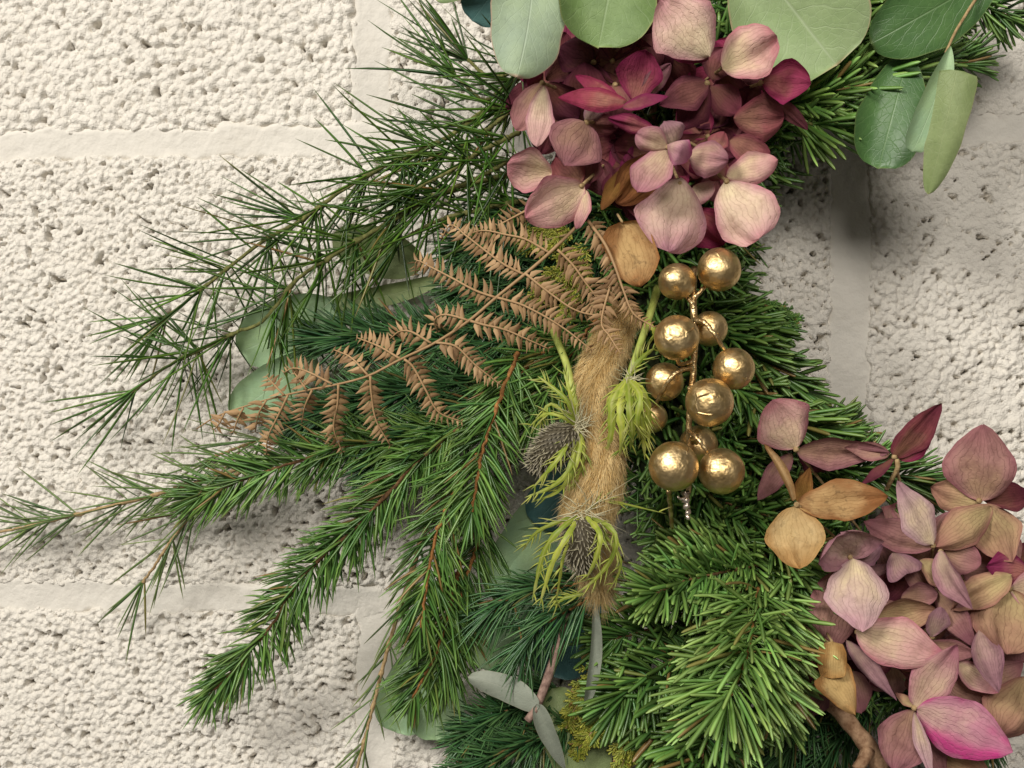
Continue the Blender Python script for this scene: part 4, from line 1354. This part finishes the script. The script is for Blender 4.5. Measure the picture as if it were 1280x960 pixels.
for k, (x, y, r, d) in enumerate([(899, 337, 27, 0.104), (846, 352, 23, 0.108), (846, 422, 28, 0.122), (887, 411, 22, 0.100), (917, 461, 26, 0.112), (831, 477, 24, 0.104), (887, 503, 30, 0.120),
                                  (815, 522, 19, 0.098), (873, 556, 24, 0.098), (842, 583, 31, 0.122), (902, 589, 28.5, 0.114)]):
    berry(x, y, r, d, 900 + k)
g = Geo()
main = px_path([(868, 335, 0.096), (866, 375, 0.104), (869, 420, 0.108), (866, 470, 0.108), (862, 520, 0.108), (861, 560, 0.106), (860, 610, 0.104), (858, 628, 0.104)], 50)
g.tube(main + rng.normal(0, 0.00012, main.shape), np.linspace(PX(4.4), PX(3.0), 50), 8)
g.build('stem', M['gold_twig'], berry_root, at(berry_root))
for pts in ([(867, 385, 0.106), (862, 375, 0.106), (852, 365, 0.106)], [(868, 372, 0.104), (880, 360, 0.102), (890, 350, 0.100)],
            [(868, 400, 0.110), (882, 404, 0.114), (893, 418, 0.116), (905, 437, 0.114)], [(867, 395, 0.108), (872, 402, 0.110), (880, 405, 0.106)],
            [(866, 460, 0.110), (848, 464, 0.114), (833, 480, 0.114), (820, 505, 0.106)], [(866, 452, 0.112), (850, 455, 0.110), (846, 446, 0.112)],
            [(862, 485, 0.110), (866, 490, 0.112), (872, 494, 0.112)], [(862, 540, 0.110), (872, 548, 0.116), (884, 565, 0.116)], [(862, 545, 0.110), (868, 550, 0.108), (872, 556, 0.104)],
            [(861, 560, 0.108), (858, 568, 0.114), (853, 575, 0.116)], [(836, 612, 0.108), (838, 635, 0.100), (840, 660, 0.092)]):
    gg = Geo()
    q = px_path(pts, 16)
    gg.tube(q + rng.normal(0, 0.0001, q.shape), np.linspace(PX(3.0), PX(2.2), 16) * (1 + 0.15 * np.sin(np.arange(16) * 2.1)), 7)
    gg.build('twig', M['gold_twig'], berry_root, at(berry_root))
g = Geo()
q = px_path([(859, 616, 0.106), (858, 628, 0.107), (860, 640, 0.106), (861, 650, 0.105)], 18)
g.tube(q + rng.normal(0, 0.0003, q.shape), PX(1) * (3.6 + 1.6 * np.sin(np.arange(18) * 1.7)) * np.linspace(1.25, 0.5, 18), 8)
g.tube(px_path([(859, 622, 0.107), (851, 624, 0.108), (847, 620, 0.108)], 6), np.linspace(PX(2.6), PX(1.2), 6), 7)
g.build('twig_tip', M['silver_tip'], berry_root, at(berry_root))['label'] = 'silvery broken tip of the gold twig'

# ------------------------------------------------------------------ hydrangeas
def hydrangea(label, cat_at, stem, florets, fill, seed, group='dried hydrangea heads', pointed=1.0):
    root = thing('hydrangea_head', label, 'hydrangea', P(*stem[0]), group)
    r = np.random.default_rng(seed)
    g1 = Geo()
    g1.tube(px_path(stem, 20), np.linspace(PX(5), PX(4), 20), 8)
    g1.build('stem', M['wood'], root, at(root))
    hx, hy, hd = cat_at

    def make_floret(cx, cy, cd, petals):
        gg = Geo()
        c = P(cx, cy, cd)
        mid = P(cx * 0.75 + hx * 0.25, cy * 0.75 + hy * 0.25, cd - 0.02)
        pp = smooth_path([c, mid, P(cx * 0.45 + hx * 0.55, cy * 0.45 + hy * 0.55, max(hd, cd - 0.05))], 10)
        gg.tube(pp, np.linspace(PX(2.0), PX(1.6), 10), 6)
        u = np.linspace(0, math.pi, 7)
        gg.tube(c + unit(CAM - c) * (np.cos(u[::-1]) * PX(3.5))[:, None], np.maximum(PX(3.6) * np.sin(u), PX(0.4)), 8)
        fl = gg.build('floret', M['green_stem'] if False else M['bark_tan'], root, at(root))
        for k, pt in enumerate(petals):
            bx, by, tx, ty, w, typ, db, dt = pt[:8]
            kw = dict(prof=(r.uniform(0.5, 0.66), r.uniform(0.42, 0.6)), cup=r.uniform(-0.07, 0.09), bend=r.uniform(-0.03, 0.06), roll=r.uniform(-0.22, 0.22), ripple=r.uniform(0.03, 0.07), roll_edge=(r.normal(0, 0.14), r.normal(0, 0.14)), angular=r.uniform(0.25, 0.65), crease=r.uniform(0.15, 0.5), point=r.uniform(0, 0.07) * pointed, wild=0.07, nu=19, nv=13, seed=int(r.integers(1e6)))
            kw.update(pt[8] if len(pt) > 8 else {})
            W = PX(w, (db + dt) / 2) / max(0.45, math.cos(kw['roll']))
            add_blade('petal', PM[typ], fl, root, P(bx, by, db), P(tx, ty, dt), W, **kw)

    for cx, cy, cd, petals in florets:
        make_floret(cx, cy, cd, petals)
    (ex, ey, rx, ry, d0, d1, n, types) = fill
    for k in range(n):
        a_, q = r.uniform(0, 6.28), math.sqrt(r.random()) * 0.9
        cx, cy = ex + rx * q * math.cos(a_), ey + ry * q * math.sin(a_)
        cd = d0 + (d1 - d0) * math.sqrt(max(0, 1 - q * q)) * r.uniform(0.7, 1)
        ps = []
        tilt = r.uniform(0, 6.28)
        for j in range(4):
            an = tilt + j * math.pi / 2 + r.normal(0, 0.15)
            ln = r.uniform(40, 58)
            ps.append((cx, cy, cx + ln * math.cos(an), cy + ln * math.sin(an), r.uniform(46, 64), types[int(r.integers(len(types)))], cd, cd + r.uniform(-0.015, 0.008)))
        make_floret(cx, cy, cd, ps)
    return root


PT = (0.5, 0.62)      # pointed tip
RD = (0.55, 0.36)     # round tip
hydrangea('deep rose and dusty pink hydrangea head at the top, under the eucalyptus leaves', (815, 150, 0.055), [(815, 150, 0.060), (825, 90, 0.05), (845, 40, 0.045)],
    [(678, 104, 0.100, [(677, 103, 646, 161, 36, 'mauve', .100, .098, dict(roll=.6, cup=-.1)), (680, 107, 671, 180, 36, 'blush', .104, .106, dict(prof=(.6, .4), roll=.25)),
                        (682, 100, 728, 60, 40, 'maroon', .088, .086), (684, 104, 722, 146, 52, 'maroon', .090, .088)]),
     (733, 153, 0.106, [(733, 153, 707, 205, 74, 'mauve', .106, .108, dict(prof=PT, cup=.05)), (731, 150, 752, 130, 26, 'lilac', .100, .100), (735, 155, 772, 158, 30, 'wine', .098, .094)]),
     (727, 232, 0.108, [(690, 217, 637, 206, 56, 'pink', .106, .110, dict(prof=RD, roll=-.3, cup=.10)), (730, 233, 658, 272, 68, 'pink', .108, .116, dict(prof=(.55, .5), bend=.06)),
                        (732, 237, 721, 284, 27, 'pink', .108, .108, dict(roll=.4)), (726, 230, 694, 196, 50, 'wine', .098, .100), (734, 230, 744, 195, 30, 'wine', .096, .095)]),
     (790, 128, 0.112, [(793, 127, 806, 64, 62, 'rose', .112, .122, dict(prof=(.55, .36), cup=.30, bend=-.10)), (800, 125, 838, 80, 26, 'pink', .110, .118, dict(roll=.5, cup=-.1)), (784, 128, 700, 122, 30, 'rose', .112, .114, dict(prof=PT, roll=.3)),
                        (778, 134, 833, 121, 20, 'rose', .116, .120, dict(prof=PT, roll=-.3)), (775, 126, 722, 96, 22, 'rose', .108, .108, dict(roll=.3))]),
     (884, 104, 0.104, [(886, 104, 828, 130, 48, 'wine', .104, .106, dict(prof=PT)), (886, 108, 850, 160, 46, 'maroon', .098, .096), (890, 100, 905, 60, 44, 'wine', .096, .094), (888, 108, 922, 140, 40, 'wine', .096, .094)]),
     (836, 184, 0.116, [(836, 186, 797, 240, 52, 'pink', .114, .124, dict(prof=(.6, .42), roll=.25, bend=.08)), (834, 184, 793, 168, 36, 'pink', .116, .122, dict(cup=-.2, curl=-.2)), (834, 182, 861, 195, 34, 'hot', .118, .124, dict(cup=-.35, curl=-.5, bend=.25)),
                        (820, 164, 762, 148, 26, 'rose', .116, .116, dict(roll=-.3)), (840, 184, 832, 152, 46, 'lilac', .112, .120, dict(cup=-.25, curl=-.4, bend=.15))]),
     (886, 192, 0.110, [(862, 193, 908, 200, 50, 'pink', .112, .116, dict(prof=(.5, .5), fold=.10, cup=-.1)), (880, 205, 862, 214, 24, 'rose', .106, .106), (890, 190, 905, 165, 26, 'wine', .100, .10)]),
     (850, 230, 0.104, [(850, 222, 836, 313, 98, 'blush', .104, .114, dict(prof=RD, cup=-.10, bend=.05)), (868, 232, 884, 250, 44, 'blush', .100, .102), (862, 262, 905, 306, 56, 'rose', .094, .092)]),
     (908, 226, 0.108, [(906, 228, 948, 296, 84, 'blush', .108, .116, dict(prof=(.5, .30), cup=-.06, bend=.05)), (908, 220, 972, 200, 42, 'pink', .106, .110, dict(roll=-.3)), (912, 175, 962, 197, 36, 'wine', .100, .102, dict(roll=.3)), (905, 222, 888, 205, 28, 'wine', .1, .1)]),
     (951, 104, 0.098, [(953, 101, 1012, 104, 56, 'rose', .098, .104, dict(prof=(.5, .38), cup=.10)), (950, 108, 1009, 162, 16, 'wine', .098, .092, dict(roll=.9)), (917, 148, 980, 146, 62, 'wine', .094, .092, dict(prof=RD)), (948, 108, 926, 140, 40, 'maroon', .09, .088)]),
     (904, 84, 0.104, [(903, 86, 968, 46, 70, 'pink', .106, .112, dict(prof=(.5, .34), cup=.08)), (887, 71, 828, 2, 88, 'blush', .116, .124, dict(prof=(.5, .36), cup=.10, bend=.05)), (886, 74, 826, 58, 30, 'rose', .112, .112, dict(roll=.3)), (905, 90, 918, 140, 50, 'maroon', .094, .09)]),
     (742, 78, 0.090, [(742, 78, 700, 60, 52, 'maroon', .090, .088), (742, 78, 760, 40, 60, 'maroon', .088, .086), (744, 80, 796, 62, 46, 'wine', .088, .090), (742, 80, 736, 122, 50, 'maroon', .088, .086)]),
     (812, 48, 0.084, [(812, 48, 790, 90, 50, 'rose', .084, .084), (812, 48, 850, 60, 50, 'maroon', .084, .084), (812, 48, 790, 20, 50, 'maroon', .084, .084), (812, 48, 840, 20, 50, 'maroon', .084, .084)]),
     (690, 150, 0.082, [(690, 150, 664, 120, 46, 'maroon', .082, .080), (690, 150, 716, 170, 50, 'wine', .084, .082), (690, 150, 676, 192, 48, 'maroon', .082, .080), (690, 150, 706, 118, 46, 'maroon', .082, .08)]),
     (820, 196, 0.088, [(822, 196, 772, 252, 56, 'ochre', .090, .092), (815, 190, 768, 182, 46, 'maroon', .086, .084), (780, 210, 752, 262, 20, 'ochre', .092, .094, dict(roll=.5))])],
    (808, 135, 150, 132, 0.066, 0.094, 24, ['maroon', 'maroon', 'wine', 'rose']), 501)

hydrangea('faded mauve and beige hydrangea head at the lower right', (1160, 770, 0.045), [(1170, 780, 0.050), (1190, 860, 0.040), (1220, 960, 0.035)],
    [(995, 562, 0.094, [(994, 561, 966, 503, 76, 'pink', .094, .102, dict(prof=(.5, .5), cup=.06)), (996, 564, 1112, 566, 42, 'mauve', .094, .094, dict(prof=(.4, .7), bend=-.05, cup=.2, roll=.4)), (990, 567, 948, 624, 30, 'mauve', .088, .08, dict(prof=PT, roll=.3)), (998, 565, 1040, 585, 40, 'maroon', .088, .086)]),
     (1118, 571, 0.092, [(1117, 571, 1170, 512, 34, 'maroon', .092, .096, dict(prof=(.4, .45), roll=.4)), (1124, 575, 1165, 535, 30, 'rose', .090, .090, dict(prof=PT, roll=-.4)), (1117, 573, 1080, 603, 14, 'maroon', .092, .094, dict(roll=.5)), (1112, 568, 1060, 560, 22, 'mauve', .092, .096, dict(prof=PT, roll=.3))]),
     (996, 631, 0.110, [(996, 631, 1105, 621, 58, 'gold', .108, .110, dict(prof=(.55, .55), cup=.12, roll=-.2)), (994, 633, 1000, 710, 76, 'straw', .110, .116, dict(prof=(.45, .42), cup=-.06, side=.05)), (998, 628, 1010, 590, 26, 'ochre', .104, .104), (992, 626, 957, 558, 12, 'straw', .108, .112, dict(prof=(.2, .2), cup=.9, side=.06))]),
     (1224, 626, 0.090, [(1224, 626, 1228, 540, 86, 'mauve', .090, .098, dict(prof=(.5, .52), cup=.05)), (1222, 628, 1168, 610, 44, 'beige', .088, .086), (1240, 634, 1172, 682, 50, 'beige', .092, .098, dict(prof=(.5, .5), bend=.08)), (1228, 630, 1262, 696, 62, 'beige', .092, .094, dict(cup=-.1)), (1230, 626, 1285, 618, 40, 'maroon', .088, .084)]),
     (1166, 682, 0.098, [(1166, 684, 1090, 656, 42, 'mauve', .098, .104, dict(prof=(.5, .4), roll=-.2)), (1166, 681, 1126, 609, 46, 'paper', .100, .104, dict(prof=(.4, .5), roll=.35, cup=-.1)), (1168, 684, 1200, 640, 40, 'mauve', .092, .09)]),
     (1063, 697, 0.100, [(1062, 697, 1044, 652, 84, 'lilac', .100, .112, dict(prof=RD, cup=.20, curl=.2)), (1066, 698, 1077, 780, 78, 'paper', .104, .112, dict(prof=(.62, .50), cup=-.05)), (1050, 712, 1036, 808, 60, 'mauve', .094, .092, dict(prof=(.5, .42))), (1066, 695, 1100, 680, 40, 'lilac', .098, .100)]),
     (1072, 790, 0.100, [(1070, 789, 1169, 819, 66, 'pink', .102, .108, dict(prof=(.5, .52), cup=-.06, bend=.05)), (1058, 800, 1113, 866, 26, 'lilac', .098, .102, dict(roll=.5)), (1066, 782, 1130, 760, 44, 'mauve', .094, .092), (1064, 838, 1076, 888, 40, 'mauve', .086, .084)]),
     (1024, 810, 0.086, [(1022, 795, 1012, 850, 28, 'maroon', .090, .092, dict(roll=.5, cup=.2)), (1034, 850, 1010, 894, 34, 'mauve', .084, .080)]),
     (1143, 885, 0.104, [(1143, 884, 1193, 810, 54, 'pink', .104, .112, dict(prof=(.5, .62), cup=.14, roll=.2)), (1146, 886, 1251, 933, 80, 'hot', .106, .116, dict(prof=(.55, .5), cup=-.05)), (1141, 887, 1118, 962, 66, 'mauve', .102, .104, dict(prof=(.5, .45))),
                         (1143, 890, 1162, 962, 16, 'paper', .108, .110, dict(roll=.6)), (1146, 892, 1180, 965, 40, 'mauve', .098, .096), (1143, 884, 1122, 868, 12, 'beige', .104, .096)]),
     (1172, 738, 0.094, [(1171, 738, 1213, 802, 36, 'mauve', .096, .098, dict(roll=.3)), (1126, 748, 1172, 742, 30, 'mauve', .094, .098), (1116, 690, 1140, 730, 46, 'lilac', .100, .106, dict(curl=.4, cup=-.15)), (1150, 700, 1196, 734, 34, 'beige', .098, .100, dict(roll=-.3)), (1168, 742, 1130, 700, 34, 'mauve', .092, .094)]),
     (1176, 690, 0.098, [(1175, 688, 1212, 754, 30, 'lilac', .100, .110, dict(roll=.6, bend=.1, cup=.2)), (1180, 690, 1226, 704, 40, 'mauve', .094, .096), (1264, 718, 1198, 757, 40, 'beige', .096, .100, dict(prof=(.6, .5), cup=.1)), (1285, 712, 1234, 708, 46, 'rose', .092, .096, dict(prof=PT))]),
     (1262, 736, 0.096, [(1262, 736, 1258, 815, 90, 'beige', .096, .104, dict(prof=(.5, .42), cup=.05)), (1224, 788, 1246, 858, 40, 'lilac', .102, .112, dict(cup=-.35, bend=.12, roll=.2)), (1222, 765, 1240, 810, 40, 'mauve', .096, .094), (1262, 736, 1310, 740, 50, 'pink', .096, .096)]),
     (1165, 796, 0.096, [(1088, 772, 1168, 764, 42, 'beige', .096, .100, dict(cup=.25)), (1162, 802, 1217, 817, 26, 'mauve', .098, .102, dict(roll=.3, cup=.15)), (1194, 828, 1242, 862, 32, 'pink', .098, .100), (1165, 796, 1176, 760, 28, 'lilac', .098, .102, dict(roll=.5))]),
     (1230, 860, 0.088, [(1180, 850, 1256, 900, 56, 'mauve', .090, .088, dict(prof=RD)), (1285, 846, 1246, 918, 64, 'beige', .094, .098, dict(prof=RD)), (1235, 850, 1275, 830, 40, 'mauve', .09, .088), (1170, 940, 1235, 968, 40, 'beige', .09, .094)])],
    (1165, 770, 140, 118, 0.056, 0.088, 22, ['mauve', 'mauve', 'beige', 'lilac', 'maroon']), 502, pointed=2.2)

# stalks and dried pieces
g = Geo()
q = px_path([(1121, 574, 0.092), (1122, 585, 0.092), (1114, 600, 0.088), (1108, 612, 0.082)], 14)
g.tube(q, PX(2.8), 7)
o = g.build('flower_stalk', M['bark_tan'], None, P(1121, 574, 0.092))
o['label'], o['category'] = 'thin curved tan stalk under the dark maroon floret', 'stalk'
g = Geo()
q = px_path([(1030, 872, 0.074), (1052, 893, 0.078), (1075, 920, 0.080), (1095, 948, 0.080), (1112, 985, 0.078)], 40)
g.tube(q + rng.normal(0, 0.00006, q.shape), PX(1) * np.linspace(9, 12, 40) * (1 + 0.07 * np.sin(np.arange(40) * 0.7)), 12)
g.tube(px_path([(1085, 938, 0.082), (1078, 952, 0.086), (1070, 962, 0.088)], 8), np.linspace(PX(9), PX(6), 8), 9)
o = g.build('woody_stem', M['wood'], None, P(1030, 872, 0.074))
o['label'], o['category'] = 'thick pale brown woody stem below the lower hydrangea', 'woody stem'


def dried_leaf(label, pieces):
    root = thing('dried_leaf', label, 'dried leaf', P(*pieces[0][0]), 'curled dried leaves')
    for a_, b_, w, typ, kw in pieces:
        add_blade('leaf_blade', PM[typ], root, root, P(*a_), P(*b_), PX(w, a_[2]), **kw)
    gg = Geo()
    gg.tube(px_path([pieces[0][0], (pieces[0][0][0] - 6, pieces[0][0][1] - 10, pieces[0][0][2] - 0.01)], 6), PX(1.6), 6)
    gg.build('leaf_stalk', M['bark_tan'], root, at(root))
    return root


dried_leaf('ochre dried leaf curling below the upper hydrangea beside the first gold berries',
           [((778, 278, 0.106), (800, 358, 0.112), 66, 'gold', dict(prof=(.45, .6), cup=.15, ripple=.12, roll=.2, side=-.06, wild=.12, seed=3))])
dried_leaf('crinkled orange brown dried leaf at the left edge of the lower hydrangea',
           [((1040, 802, 0.108), (1040, 848, 0.112), 34, 'gold', dict(prof=(.15, .15), cup=-.15, ripple=.13, seed=8)),
            ((1036, 838, 0.110), (1069, 894, 0.112), 48, 'gold', dict(prof=(.15, .75), cup=-.15, ripple=.08, seed=9))])
